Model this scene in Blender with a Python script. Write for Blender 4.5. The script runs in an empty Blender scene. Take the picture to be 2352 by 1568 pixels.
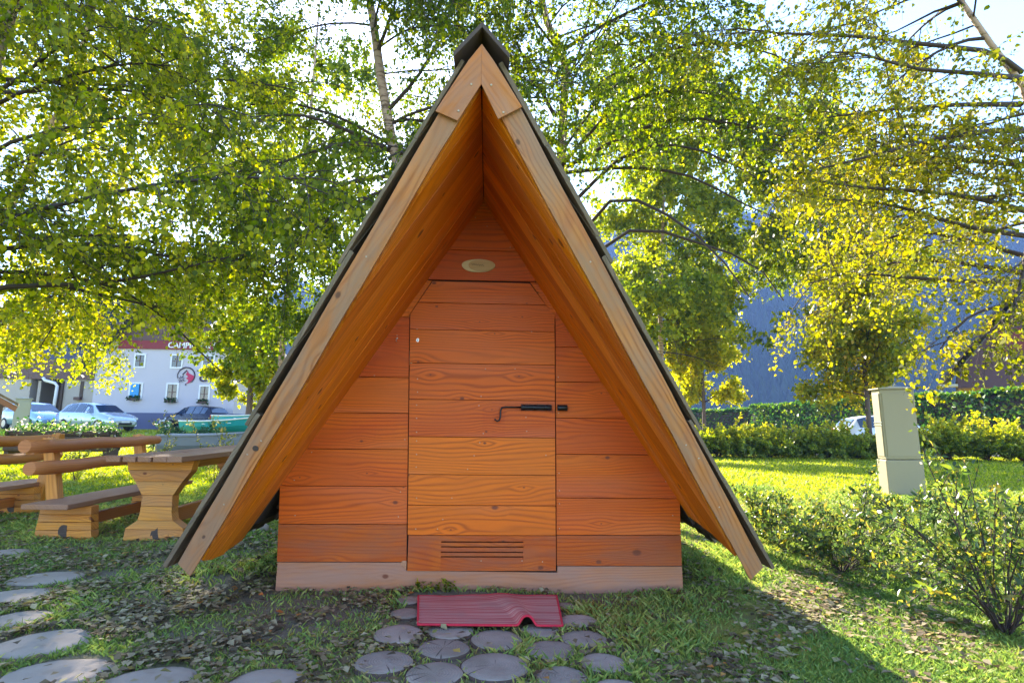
import bpy, bmesh, math, random
import numpy as np
from mathutils import Vector, noise as mnoise
R = math.radians
random.seed(7); rng = np.random.default_rng(11)
sc = bpy.context.scene
COL = sc.collection

# ------------------------------------------------------------------ camera, light, exposure
F, CH, YAW, PITCH, ROLL = 1290.0, 1.05, 2.35, 8.2, 0.65
_y, _p, _r = R(YAW), R(PITCH), R(ROLL)
FW = np.array([math.sin(_y)*math.cos(_p), math.cos(_y)*math.cos(_p), math.sin(_p)])
_rt = np.array([math.cos(_y), -math.sin(_y), 0]); _up = np.cross(_rt, FW)
RT = _rt*math.cos(_r)+_up*math.sin(_r); UP = -_rt*math.sin(_r)+_up*math.cos(_r)
CAM = np.array([0, 0, CH])
cd = bpy.data.cameras.new('camera'); cam = bpy.data.objects.new('camera', cd); COL.objects.link(cam)
cd.sensor_width = 36; cd.lens = F/2352*36; cd.clip_start = 0.05; cd.clip_end = 5000
from mathutils import Matrix
M = Matrix(((RT[0], UP[0], -FW[0], 0), (RT[1], UP[1], -FW[1], 0), (RT[2], UP[2], -FW[2], CH), (0, 0, 0, 1)))
cam.matrix_world = M
sc.camera = cam

SUN_AZ, SUN_EL = 16.0, 28.0       # degrees left of +Y, above the horizon
w = bpy.data.worlds.new('World'); sc.world = w; w.use_nodes = True
wn = w.node_tree; wn.nodes.clear()
sky = wn.nodes.new('ShaderNodeTexSky'); sky.sky_type = 'NISHITA'; sky.sun_disc = False
sky.sun_elevation = R(SUN_EL); sky.sun_rotation = R(-SUN_AZ); sky.altitude = 500
sky.air_density = 1.0; sky.dust_density = 0.35; sky.ozone_density = 2.5
bg = wn.nodes.new('ShaderNodeBackground'); bg.inputs[1].default_value = 0.14
wo = wn.nodes.new('ShaderNodeOutputWorld')
wn.links.new(sky.outputs[0], bg.inputs[0]); wn.links.new(bg.outputs[0], wo.inputs[0])
sl = bpy.data.lights.new('sun', 'SUN'); sun = bpy.data.objects.new('sun', sl); COL.objects.link(sun)
sl.energy = 5.0; sl.angle = R(0.5); sl.color = (1.0, 0.91, 0.78)
sd = Vector((-math.sin(R(SUN_AZ))*math.cos(R(SUN_EL)), math.cos(R(SUN_AZ))*math.cos(R(SUN_EL)), math.sin(R(SUN_EL))))
sun.rotation_euler = sd.to_track_quat('Z', 'Y').to_euler(); sun.location = (-8, 30, 20)
sc.view_settings.view_transform = 'Standard'; sc.view_settings.look = 'None'
sc.view_settings.exposure = 2.62; sc.view_settings.gamma = 1
sc.cycles.max_bounces = 8; sc.cycles.diffuse_bounces = 4; sc.cycles.transmission_bounces = 5
sc.cycles.transparent_max_bounces = 4; sc.cycles.use_denoising = True

def ray(px, py):
    d = FW*F+RT*(px-1176)-UP*(py-784); return d/np.linalg.norm(d)
def onz(px, py, z=0.0):
    d = ray(px, py); return CAM+d*((z-CH)/d[2])
def ony(px, py, Y):
    d = ray(px, py); return CAM+d*(Y/d[1])
def gz(x, y):                      # height of the ground
    x = np.asarray(x, float); y = np.asarray(y, float)
    t = np.clip((y-18)/16, 0, 1); t = t*t*(3-2*t)
    s = np.clip((6-x)/12, 0, 1)
    return 0.36*t*s

# ------------------------------------------------------------------ helpers
def tag(o, label=None, cat=None, group=None, kind=None):
    if label: o['label'] = label
    if cat: o['category'] = cat
    if group: o['group'] = group
    if kind: o['kind'] = kind
    return o
def empty(name, loc, rz=0, label=None, cat=None, group=None):
    o = bpy.data.objects.new(name, None); COL.objects.link(o); o.location = loc; o.rotation_euler = (0, 0, rz)
    o.empty_display_size = .2
    return tag(o, label, cat, group)
def copy_tree(o, parent=None):
    c = o.copy(); COL.objects.link(c)
    if parent: c.parent = parent
    for ch in list(o.children): copy_tree(ch, c)
    return c

class MB:
    """collects faces; every corner carries board coordinates (along, across, board number)"""
    def __init__(s): s.v = []; s.f = []; s.m = []; s.w = []; s.sm = []
    def face(s, idx, wd, mat=0, smooth=False):
        s.f.append(tuple(idx)); s.w.append(wd); s.m.append(mat); s.sm.append(smooth)
    def prism(s, poly, O, U, V, W, th, mat=0, off=None, tone=None, alongv=False):
        """polygon (u, v) in the plane O,U,V pushed by th along W"""
        O, U, V, W = (np.array(a, float) for a in (O, U, V, W))
        if off is None: off = (random.uniform(0, 60), random.uniform(0, 60))
        tone = random.random() if tone is None else tone
        n = len(poly); b = len(s.v)
        nn = np.cross(U, V)
        if nn @ W < 0: poly = poly[::-1]
        for k in (0, th):
            for (u, v) in poly: s.v.append(O+U*u+V*v+W*k)
        if alongv: c = [(v+off[0], u+off[1], tone) for (u, v) in poly]
        else: c = [(u+off[0], v+off[1], tone) for (u, v) in poly]
        s.face([b+n+i for i in range(n)], c, mat)
        s.face([b+i for i in range(n)][::-1], c[::-1], mat)
        for i in range(n):
            j = (i+1) % n
            e = [c[i], c[j], (c[j][0]+.3*th, c[j][1]+th, tone), (c[i][0]+.3*th, c[i][1]+th, tone)]
            s.face([b+i, b+j, b+n+j, b+n+i], e, mat)
    def box(s, c, size, mat=0, rz=0, tone=None):
        x, y, z = size; ca, sa = math.cos(rz), math.sin(rz)
        U = np.array([ca, sa, 0]); V = np.array([-sa, ca, 0]); W = np.array([0, 0, 1.])
        ax = sorted([(x, U), (y, V), (z, W)], key=lambda a: -a[0])
        (l, A), (m, B), (n, Cx) = ax
        O = np.array(c, float)-Cx*n/2
        s.prism([(-l/2, -m/2), (l/2, -m/2), (l/2, m/2), (-l/2, m/2)], O, A, B, Cx, n, mat, tone=tone)
    def bar(s, a, b, wd, th, mat=0, up=(0, 0, 1), tone=None):
        a = np.array(a, float); b = np.array(b, float); U = b-a; L = np.linalg.norm(U); U = U/L
        V = np.cross(np.array(up, float), U); V /= np.linalg.norm(V); W = np.cross(U, V)
        s.prism([(0, -wd/2), (L, -wd/2), (L, wd/2), (0, wd/2)], a-W*th/2, U, V, W, th, mat, tone=tone)
    def tube(s, pts, rad, k=8, mat=0, caps=True, wob=0, smooth=True):
        pts = [np.array(p, float) for p in pts]; n = len(pts)
        rad = [rad]*n if np.isscalar(rad) else list(rad)
        off = (random.uniform(0, 60), random.uniform(0, 60)); tone = random.random()
        b = len(s.v); ln = 0; rows = []
        prev = None
        for i, p in enumerate(pts):
            d = pts[min(i+1, n-1)]-pts[max(i-1, 0)]; d = d/(np.linalg.norm(d)+1e-9)
            a = np.cross(d, (0, 0, 1.) if abs(d[2]) < .95 else (1., 0, 0)); a /= np.linalg.norm(a)
            if prev is not None:
                a = prev-d*(prev@d); a /= np.linalg.norm(a)
            prev = a; c = np.cross(d, a)
            if i: ln += np.linalg.norm(p-pts[i-1])
            for j in range(k):
                t = 2*math.pi*j/k; r = rad[i]*(1+wob*(random.random()-.5))
                s.v.append(p+a*math.cos(t)*r+c*math.sin(t)*r)
            rows.append(ln)
        for i in range(n-1):
            for j in range(k):
                j2 = (j+1) % k; u0, u1 = rows[i]+off[0], rows[i+1]+off[0]
                q0, q1 = off[1]+j*.04, off[1]+(j+1)*.04
                s.face([b+i*k+j, b+(i+1)*k+j, b+(i+1)*k+j2, b+i*k+j2],
                       [(u0, q0, tone), (u1, q0, tone), (u1, q1, tone), (u0, q1, tone)], mat, smooth)
        if caps:
            s.face([b+j for j in range(k)], [(off[0]+.05*math.cos(6.28*j/k), off[1]+.05*math.sin(6.28*j/k), tone) for j in range(k)], mat)
            e = b+(n-1)*k
            s.face([e+j for j in range(k)][::-1], [(off[0]+.05*math.cos(6.28*j/k), off[1]+.05*math.sin(6.28*j/k), tone) for j in range(k)], mat)
    def disc(s, c, n, r, th, k=8, mat=0):
        c = np.array(c, float); n = np.array(n, float); n /= np.linalg.norm(n)
        s.tube([c, c+n*th], r, k, mat, smooth=False)
    def build(s, name, mats, parent=None, bevel=0, loc=None):
        me = bpy.data.meshes.new(name)
        me.from_pydata([tuple(p) for p in s.v], [], s.f); me.update()
        for m in (mats if isinstance(mats, (list, tuple)) else [mats]): me.materials.append(m)
        me.polygons.foreach_set('material_index', s.m)
        me.polygons.foreach_set('use_smooth', s.sm)
        at = me.attributes.new('wd', 'FLOAT_VECTOR', 'CORNER')
        at.data.foreach_set('vector', np.array([x for q in s.w for c in q for x in c], dtype=np.float32))
        o = bpy.data.objects.new(name, me); COL.objects.link(o)
        if parent:
            o.parent = parent
        if loc is not None: o.location = loc
        if bevel:
            b = o.modifiers.new('bevel', 'BEVEL'); b.width = bevel; b.segments = 2; b.limit_method = 'ANGLE'; b.angle_limit = R(50)
        return o

def clip(poly, a, b, c):
    """keep the part of a convex polygon where a*x+b*y<=c"""
    out = []
    for i in range(len(poly)):
        p, q = poly[i], poly[(i+1) % len(poly)]
        dp, dq = a*p[0]+b*p[1]-c, a*q[0]+b*q[1]-c
        if dp <= 0: out.append(p)
        if dp*dq < 0:
            t = dp/(dp-dq); out.append((p[0]+(q[0]-p[0])*t, p[1]+(q[1]-p[1])*t))
    return out

def np_mesh(name, V, Fc, rv, mat, parent=None, smooth=False):
    """fast mesh of equal-sided faces; rv: one number per face"""
    n, k = Fc.shape
    me = bpy.data.meshes.new(name)
    me.vertices.add(len(V)); me.vertices.foreach_set('co', np.ascontiguousarray(V, np.float32).ravel())
    me.loops.add(n*k); me.loops.foreach_set('vertex_index', np.ascontiguousarray(Fc, np.int32).ravel())
    me.polygons.add(n); me.polygons.foreach_set('loop_start', np.arange(0, n*k, k, dtype=np.int32))
    me.polygons.foreach_set('loop_total', np.full(n, k, np.int32))
    if smooth: me.polygons.foreach_set('use_smooth', np.ones(n, bool))
    me.update(calc_edges=True)
    if rv is not None:
        a = me.attributes.new('rv', 'FLOAT', 'FACE'); a.data.foreach_set('value', np.asarray(rv, np.float32))
    me.materials.append(mat)
    o = bpy.data.objects.new(name, me); COL.objects.link(o)
    if parent: o.parent = parent
    return o

def unit(a): return a/(np.linalg.norm(a, axis=-1, keepdims=True)+1e-9)
def leaf_quads(P, size, droop=.5, aspect=.8, flat=0.0):
    """kite leaves at P; droop: how much they hang; flat: how much they lie level"""
    n = len(P); size = np.broadcast_to(size, (n,))[:, None]*np.clip(rng.lognormal(-.05, .28, (n, 1)), .5, 1.7)
    A = rng.normal(size=(n, 3)); A[:, 2] -= droop*2; A = unit(A)
    N = rng.normal(size=(n, 3)); N[:, 2] += flat*3; N = unit(N-A*(N*A).sum(1, keepdims=True))
    if flat: A = unit(A-N*0); 
    B = np.cross(A, N)
    V = np.empty((n, 6, 3))
    V[:, 0] = P
    for i, (q, r_) in enumerate(((.20, .42), (.55, .40), (1.0, 0), (.55, -.40), (.20, -.42))):
        V[:, i+1] = P+A*size*q+B*size*aspect*r_+N*size*(.12 if r_ else (-.06 if q == 1.0 else 0))
    return V.reshape(-1, 3), np.arange(n*6).reshape(n, 6)

def tubes_np(P, rad, k=3):
    """P (n,K,3) polylines, rad (n,K) -> verts, quads"""
    n, K, _ = P.shape
    D = np.empty_like(P); D[:, 1:-1] = P[:, 2:]-P[:, :-2]; D[:, 0] = P[:, 1]-P[:, 0]; D[:, -1] = P[:, -1]-P[:, -2]
    D = unit(D); ref = np.array([.31, .87, .38])
    A = unit(np.cross(D, ref)); B = np.cross(D, A)
    ang = 2*np.pi*np.arange(k)/k
    V = P[:, :, None, :]+rad[:, :, None, None]*(A[:, :, None, :]*np.cos(ang)[None, None, :, None]+B[:, :, None, :]*np.sin(ang)[None, None, :, None])
    idx = np.arange(n*K*k).reshape(n, K, k)
    a = idx[:, :-1]; b = idx[:, 1:]
    Fq = np.stack([a, b, np.roll(b, -1, 2), np.roll(a, -1, 2)], -1).reshape(-1, 4)
    return V.reshape(-1, 3), Fq

class Acc:
    def __init__(s): s.V = []; s.F = []; s.n = 0; s.rv = []
    def add(s, V, Fq, rv=None):
        s.V.append(V); s.F.append(Fq+s.n); s.n += len(V)
        s.rv.append(np.zeros(len(Fq)) if rv is None else rv)
    def build(s, name, mat, parent=None, smooth=False):
        return np_mesh(name, np.concatenate(s.V), np.concatenate(s.F), np.concatenate(s.rv), mat, parent, smooth)

# ------------------------------------------------------------------ materials
class NT:
    def __init__(s, name):
        s.mat = bpy.data.materials.new(name); s.mat.use_nodes = True; s.t = s.mat.node_tree; s.t.nodes.clear()
        s.out = s.t.nodes.new('ShaderNodeOutputMaterial')
    def n(s, typ, ins=None, **kw):
        nd = s.t.nodes.new('ShaderNode'+typ)
        for k, v in kw.items(): setattr(nd, k, v)
        for k, v in (ins or {}).items():
            i = nd.inputs[k]
            if isinstance(v, bpy.types.NodeSocket): s.t.links.new(v, i)
            elif isinstance(v, bpy.types.Node): s.t.links.new(v.outputs[0], i)
            else: i.default_value = v
        return nd
    def m(s, op, a, b=0.0, c=0.0, clampit=False):
        nd = s.n('Math', {0: a, 1: b, 2: c}, operation=op); nd.use_clamp = clampit; return nd.outputs[0]
    def mix(s, f, a, b, blend='MIX'):
        nd = s.t.nodes.new('ShaderNodeMix'); nd.data_type = 'RGBA'; nd.blend_type = blend
        for i, v in ((0, f), (6, a), (7, b)):
            if isinstance(v, bpy.types.NodeSocket): s.t.links.new(v, nd.inputs[i])
            else: nd.inputs[i].default_value = v if i == 0 else (*v, 1)[:4]
        return nd.outputs[2]
    def ramp(s, f, stops, interp='LINEAR'):
        nd = s.n('ValToRGB', {0: f}); cr = nd.color_ramp; cr.interpolation = interp
        while len(cr.elements) < len(stops): cr.elements.new(.5)
        for e, (p, c) in zip(cr.elements, stops): e.position = p; e.color = (*c, 1)[:4]
        return nd.outputs[0]
    def sm(s, x, lo, hi):
        nd = s.n('MapRange', {0: x, 1: lo, 2: hi}); nd.interpolation_type = 'SMOOTHSTEP'; return nd.outputs[0]
    def done(s, col, rough=.6, bump=None, bs=.3, bd=.01, metal=0, spec=.5, extra=None):
        ins = {'Base Color': col if isinstance(col, bpy.types.NodeSocket) else (*col, 1)[:4], 'Roughness': rough, 'Metallic': metal, 'Specular IOR Level': spec}
        if bump is not None:
            ins['Normal'] = s.n('Bump', {'Height': bump, 'Strength': bs, 'Distance': bd}).outputs[0]
        if extra: ins.update(extra)
        b = s.n('BsdfPrincipled', ins); s.t.links.new(b.outputs[0], s.out.inputs[0]); return s.mat

def wood(name, light, dark, knot=(.16, .035, .012), tones=.35, ring=.55, rough=.55, grey=None, greyamt=0, knotp=.6, ringf=38, bs=.25):
    t = NT(name)
    a = t.n('Attribute', attribute_name='wd'); s = t.n('SeparateXYZ', {0: a.outputs['Vector']})
    u, v, r = s.outputs
    # knots
    cv = t.n('CombineXYZ', {0: t.m('MULTIPLY', u, 2.6), 1: t.m('MULTIPLY', v, 4.2), 2: 0})
    vo = t.n('TexVoronoi', {'Vector': cv.outputs[0], 'Scale': 1.0, 'Randomness': 1.0}, voronoi_dimensions='2D')
    pos = t.n('SeparateXYZ', {0: vo.outputs['Position']})
    du = t.m('DIVIDE', t.m('SUBTRACT', t.m('MULTIPLY', u, 2.6), pos.outputs[0]), 2.6)
    dv = t.m('DIVIDE', t.m('SUBTRACT', t.m('MULTIPLY', v, 4.2), pos.outputs[1]), 4.2)
    d2 = t.m('ADD', t.m('MULTIPLY', t.m('MULTIPLY', du, du), .45), t.m('MULTIPLY', dv, dv))
    dist = t.m('SQRT', d2)
    cc = t.n('SeparateColor', {0: vo.outputs['Color']})
    pres = t.m('GREATER_THAN', cc.outputs[0], 1-knotp)
    rad = t.m('ADD', .004, t.m('MULTIPLY', t.m('POWER', cc.outputs[1], 2.2), .017))
    kn = t.m('MULTIPLY', pres, t.m('SUBTRACT', 1, t.sm(t.m('DIVIDE', dist, rad), .55, 1.25)))
    infl = t.m('MULTIPLY', pres, t.m('EXPONENT', t.m('MULTIPLY', d2, -420)))
    sgn = t.m('SIGN', dv)
    # rings
    nv = t.n('CombineXYZ', {0: t.m('MULTIPLY', u, .75), 1: t.m('MULTIPLY', v, 4.5), 2: t.m('MULTIPLY', r, 31)})
    n1 = t.n('TexNoise', {'Vector': nv.outputs[0], 'Scale': 1.0, 'Detail': 2.0, 'Roughness': .45})
    ph = t.m('ADD', t.m('MULTIPLY', v, ringf), t.m('MULTIPLY', n1.outputs[0], 9))
    ph = t.m('ADD', ph, t.m('MULTIPLY', t.m('MULTIPLY', infl, sgn), -1.1))
    rg = t.m('POWER', t.m('ADD', .5, t.m('MULTIPLY', .5, t.m('SINE', t.m('MULTIPLY', ph, 6.283)))), 2.4)
    nf = t.n('TexNoise', {'Vector': t.n('CombineXYZ', {0: t.m('MULTIPLY', u, 5), 1: t.m('MULTIPLY', v, 170), 2: r}).outputs[0], 'Scale': 1.0, 'Detail': 3.0})
    nl = t.n('TexNoise', {'Vector': t.n('CombineXYZ', {0: t.m('MULTIPLY', u, 1.7), 1: t.m('MULTIPLY', v, 7), 2: t.m('MULTIPLY', r, 9)}).outputs[0], 'Scale': 1.0, 'Detail': 4.0, 'Roughness': .6})
    vis = t.sm(nl.outputs[0], .38, .62)
    f = t.m('MULTIPLY', t.m('MULTIPLY', rg, ring), t.m('ADD', .35, t.m('MULTIPLY', vis, .65)))
    f = t.m('ADD', f, t.m('MULTIPLY', t.m('SUBTRACT', nf.outputs[0], .5), .30), clampit=True)
    col = t.mix(f, light, dark)
    wn_ = t.n('TexWhiteNoise', {'W': t.m('MULTIPLY', r, 97.3)}, noise_dimensions='1D')
    val = t.m('ADD', 1-tones/2, t.m('MULTIPLY', wn_.outputs[0], tones))
    val = t.m('MULTIPLY', val, t.m('ADD', .70, t.m('MULTIPLY', nl.outputs[0], .62)))
    hs = t.n('HueSaturation', {'Color': col, 'Value': val, 'Hue': t.m('ADD', .4955, t.m('MULTIPLY', wn_.outputs[0], .012)), 'Saturation': t.m('ADD', .92, t.m('MULTIPLY', n1.outputs[0], .2))})
    col = hs.outputs[0]
    if grey is not None:
        gn = t.n('TexNoise', {'Vector': t.n('CombineXYZ', {0: t.m('MULTIPLY', u, 2.2), 1: t.m('MULTIPLY', v, 9), 2: 3.3}).outputs[0], 'Scale': 1.0, 'Detail': 5.0, 'Roughness': .65})
        col = t.mix(t.m('MULTIPLY', t.sm(gn.outputs[0], .35, .65), greyamt), col, grey)
    col = t.mix(t.m('MULTIPLY', kn, .88), col, knot)
    bh = t.m('SUBTRACT', t.m('ADD', t.m('MULTIPLY', nf.outputs[0], .5), t.m('MULTIPLY', rg, .3)), t.m('MULTIPLY', kn, .4))
    rr = t.m('ADD', rough-.12, t.m('MULTIPLY', nl.outputs[0], .24))
    return t.done(col, rr, bh, bs, .004, spec=.35)

def plain(name, col, rough=.6, metal=0, spec=.5, bumpsc=None, var=.12, bs=.2):
    t = NT(name)
    tc = t.n('TexCoord'); nz = t.n('TexNoise', {'Vector': tc.outputs['Object'], 'Scale': bumpsc or 6.0, 'Detail': 5.0, 'Roughness': .6})
    n2 = t.n('TexNoise', {'Vector': tc.outputs['Object'], 'Scale': 1.3, 'Detail': 3.0})
    v = t.m('ADD', 1-var, t.m('MULTIPLY', t.m('ADD', nz.outputs[0], n2.outputs[0]), var))
    c = t.n('HueSaturation', {'Color': (*col, 1), 'Value': v}).outputs[0]
    return t.done(c, t.m('ADD', rough-.05, t.m('MULTIPLY', nz.outputs[0], .1)), nz.outputs[0] if bumpsc else None, bs, .005, metal, spec)

def leafmat(name, stops, trans=.5, rough=.45, spec=.4, tsat=1.15, tval=1.6):
    t = NT(name)
    a = t.n('Attribute', attribute_name='rv')
    c = t.ramp(a.outputs['Fac'], stops)
    p = t.n('BsdfPrincipled', {'Base Color': c, 'Roughness': rough, 'Specular IOR Level': spec})
    ct = t.n('HueSaturation', {'Color': c, 'Saturation': tsat, 'Value': tval})
    tr = t.n('BsdfTranslucent', {'Color': ct.outputs[0]})
    mx = t.n('MixShader', {0: trans, 1: p.outputs[0], 2: tr.outputs[0]})
    t.t.links.new(mx.outputs[0], t.out.inputs[0]); return t.mat

WD_FRONT = wood('larch_front', (.66, .112, .003), (.21, .023, .003), tones=.24, ring=.5, knotp=.75)
WD_WORN = wood('larch_worn', (.50, .088, .006), (.22, .022, .002), tones=.25, ring=.5, grey=(.30, .085, .035), greyamt=.6)
WD_DOOR = wood('larch_door', (.68, .120, .003), (.22, .025, .003), tones=.26, ring=.58, knotp=.75)
WD_SOFF = wood('larch_soffit', (.72, .200, .022), (.36, .058, .006), tones=.5, ring=.5, ringf=18)
WD_FASC = wood('larch_fascia', (.54, .205, .075), (.28, .075, .02), knot=(.13, .06, .04), tones=.2, ring=.75, grey=(.34, .215, .14), greyamt=.7, knotp=.45)
WD_FASC2 = wood('larch_fascia_new', (.58, .18, .045), (.32, .07, .012), tones=.2, ring=.65, grey=(.38, .24, .19), greyamt=.5, knotp=.3)
WD_BASE = wood('larch_base', (.46, .19, .09), (.28, .09, .04), tones=.14, ring=.45, grey=(.34, .19, .14), greyamt=.6, knotp=.35)
WD_ROOF = wood('roof_board', (.22, .15, .095), (.08, .05, .03), knot=(.04, .025, .018), tones=.4, ring=.5, grey=(.15, .115, .07), greyamt=.7, rough=.85, bs=.6)
WD_DARK = wood('old_dark_wood', (.09, .06, .045), (.04, .028, .02), tones=.3, ring=.4, rough=.8)
WD_TABLE = wood('table_wood', (.64, .235, .045), (.34, .09, .018), tones=.4, ring=.6, knotp=.85, grey=(.38, .20, .09), greyamt=.4)
WD_TOP = wood('table_top_wood', (.36, .17, .085), (.17, .07, .035), tones=.35, ring=.5, grey=(.32, .16, .10), greyamt=.5, rough=.7)
WD_LOG = wood('bench_log', (.54, .19, .055), (.30, .085, .02), tones=.2, ring=.45)
IRON = plain('black_iron', (.012, .012, .014), .38, .3, .5, 60, bs=.4)
STEEL = plain('zinc_steel', (.62, .60, .56), .35, .9, .5)
BLACK = plain('dark_gap', (.012, .009, .007), .9)
SCREW = plain('screw_head', (.55, .45, .34), .5, .4)
SIGNW = wood('sign_wood', (.62, .42, .22), (.45, .25, .10), tones=.1, ring=.4, knotp=.05)
SIGNL = wood('sign_pale_wood', (.74, .60, .38), (.6, .44, .25), tones=.1, ring=.3, knotp=0)
SIGNT = plain('burnt_letters', (.10, .035, .012), .7)
# ------------------------------------------------------------------ the ground
def smooth_noise(P, sc_, seed=0):
    return np.array([mnoise.noise(Vector((p[0]*sc_+seed, p[1]*sc_-seed, seed*.37))) for p in P])

xs = np.concatenate([np.linspace(-900, -60, 8), np.linspace(-50, -12, 14), np.linspace(-11, 11, 90), np.linspace(12, 50, 14), np.linspace(60, 900, 8)])
ys = np.concatenate([np.linspace(-300, -20, 5), np.linspace(-15, 1, 10), np.linspace(1.3, 14, 70), np.linspace(15, 60, 24), np.linspace(75, 900, 10)])
GX, GY = np.meshgrid(xs, ys); gp = np.stack([GX.ravel(), GY.ravel()], 1)
def ground_h(x, y):
    x = np.atleast_1d(np.asarray(x, float)); y = np.atleast_1d(np.asarray(y, float))
    near = np.exp(-((x**2+(y-5)**2)/160.))
    h = (np.sin(x*2.1+y*.7)*np.cos(y*1.7-x*.6)*.012+np.sin(x*5.3-1.1)*np.sin(y*4.7)*.006)*near
    # bare hollow trodden at the cabin front, soil a little banked against the wall
    return gz(x, y)+h
gzv = ground_h(gp[:, 0], gp[:, 1])
Vg = np.column_stack([gp, gzv]); nx, ny = len(xs), len(ys)
ii = np.arange(nx*ny).reshape(ny, nx)
Fg = np.stack([ii[:-1, :-1], ii[:-1, 1:], ii[1:, 1:], ii[1:, :-1]], -1).reshape(-1, 4)
t = NT('lawn_soil')
tc = t.n('TexCoord'); P_ = tc.outputs['Object']
n1 = t.n('TexNoise', {'Vector': P_, 'Scale': 1.1, 'Detail': 4.0, 'Roughness': .6})
n2 = t.n('TexNoise', {'Vector': P_, 'Scale': 14.0, 'Detail': 6.0, 'Roughness': .7})
n3 = t.n('TexNoise', {'Vector': P_, 'Scale': 75.0, 'Detail': 4.0, 'Roughness': .7})
soil = t.mix(n2.outputs[0], (.11, .085, .055), (.30, .25, .17))
soil = t.mix(t.sm(n3.outputs[0], .52, .70), soil, (.30, .24, .16))
lawn = t.mix(n2.outputs[0], (.10, .14, .015), (.32, .34, .04))
lawn = t.mix(t.m('MULTIPLY', n3.outputs[0], .5), lawn, (.45, .40, .08))
sp = t.n('SeparateXYZ', {0: P_})
# worn soil around the cabin front and below the birches, lawn beyond
dx = t.m('MULTIPLY', t.m('ADD', sp.outputs[0], 1.1), .30); dy = t.m('MULTIPLY', t.m('SUBTRACT', sp.outputs[1], 3.9), .42)
dd = t.m('SQRT', t.m('ADD', t.m('MULTIPLY', dx, dx), t.m('MULTIPLY', dy, dy)))
wear = t.m('SUBTRACT', 1, t.m('MULTIPLY', t.sm(t.m('ADD', dd, t.m('MULTIPLY', t.m('SUBTRACT', n1.outputs[0], .5), 2.2)), .3, 1.3), 1.0))
c = t.mix(wear, lawn, soil)
GROUND = t.done(c, .95, t.m('ADD', n2.outputs[0], n3.outputs[0]), .8, .03, spec=.15)
g = np_mesh('ground', Vg, Fg, None, GROUND, smooth=True); tag(g, kind='structure')

ASPH = plain('asphalt', (.13, .125, .135), .9, bumpsc=40, var=.2)
GRAV = plain('pale_gravel', (.38, .32, .27), .9, bumpsc=30, var=.2)
def sheet(name, pts, mat, dz):
    mb = MB(); V = [np.array([x, y, float(ground_h(x, y)[0])+dz]) for x, y in pts]
    mb.v = V; mb.face(range(len(V)), [(0, 0, 0)]*len(V)); o = mb.build(name, mat); tag(o, kind='structure'); return o
sheet('road', [(-70, 34.2), (-1, 34.2), (6, 34.2), (6, 36.5), (-70, 36.5)], GRAV, .02)
sheet('parking_lot', [(-70, 36.7), (10, 36.7), (10, 60), (-70, 60)], ASPH, .03)
sheet('side_road', [(8, 20.3), (60, 20.3), (60, 23.6), (8, 30), ], ASPH, .02)

# ------------------------------------------------------------------ the A-frame cabin
D = 3.738; CX = -.055
cabin = empty('wooden_cabin', (CX, D, 0), 0, 'triangular larch camping cabin with steep roof reaching the grass and orange plank front', 'cabin')
INV = np.array([CX, D, 0])
def cb(mb, name, mats, parent=cabin, bevel=0):
    """build in world coordinates under the cabin's empty"""
    mb.v = [np.array(p)-INV for p in mb.v]
    o = mb.build(name, mats, parent, bevel); return o
X3, Z3, Yd = np.array([1., 0, 0]), np.array([0, 0, 1.]), np.array([0, 1., 0])
APZ, SX, SZ = 2.56, .545, .838       # apex height, unit slope
# line x = CX + side*(APZ-z)*SX/SZ   clip: side*(x-CX)*SZ + (z-APZ)*SX <= 0
def tri(poly, grow=0):
    for sd_ in (-1, 1):
        poly = clip(poly, sd_*SZ, SX, sd_*SZ*CX+SX*APZ+grow)
    return poly
def zrow(px, py): return float(ony(px, py, D)[2])
def wall_region(side, x0a, x1a, rows, mb):
    """planks between rows (list of z), x limits as functions of z"""
    for z1, z0 in zip(rows[:-1], rows[1:]):
        g_ = .0018
        poly = [(x0a(z0), z0+g_), (x1a(z0), z0+g_), (x1a(z1), z1-g_), (x0a(z1), z1-g_)]
        poly = tri(poly, .02)
        if len(poly) > 2:
            mb.prism(poly, (0, D, 0), X3, Z3, -Yd, .022+random.uniform(-.002, .002), 2 if z0 < .30 else 0)
dl = lambda z: -.487-(z-.12)*.0253           # door's hinge edge
dr = lambda z: .446-(z-.12)*.0055
wl = lambda z: -1.292-(z-.02)*.03
wr = lambda z: 1.258
mb = MB()
rowsL = [zrow(800, y) for y in (727.5, 865.5, 947.4, 1030.5, 1115, 1202, 1288)]
rowsR = [zrow(1400, y) for y in (715, 799.5, 879, 961, 1043, 1142.7, 1227, 1297)]
wall_region(-1, wl, lambda z: dl(z)-.007, rowsL, mb)
wall_region(1, lambda z: dr(z)+.007, wr, rowsR, mb)
# narrow chamfer boards beside the door's head and the boards above it
zt = 1.995
mb.prism([(dl(1.752)-.007, 1.70), (-.39, zt-.004), (-.55, zt-.004), (-.78, 1.70)][::-1] and tri([(-.80, rowsL[0]+.002), (dl(1.75)-.007, rowsL[0]+.002), (dl(1.752)-.007, 1.756), (-.392, zt-.002), (-.60, zt-.002)], .02), (0, D, 0), X3, Z3, -Yd, .020, tone=.3)
mb.prism(tri([(dr(1.74)+.007, rowsR[0]+.002), (.80, rowsR[0]+.002), (.6, zt-.002), (.272, zt-.002), (dr(1.74)+.007, 1.746)], .02), (0, D, 0), X3, Z3, -Yd, .021, tone=.6)
rows = [2.70, zrow(1110, 500), zrow(1110, 578), zt+.003]
wall_region(0, lambda z: -2, lambda z: 2, rows, mb)
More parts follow.
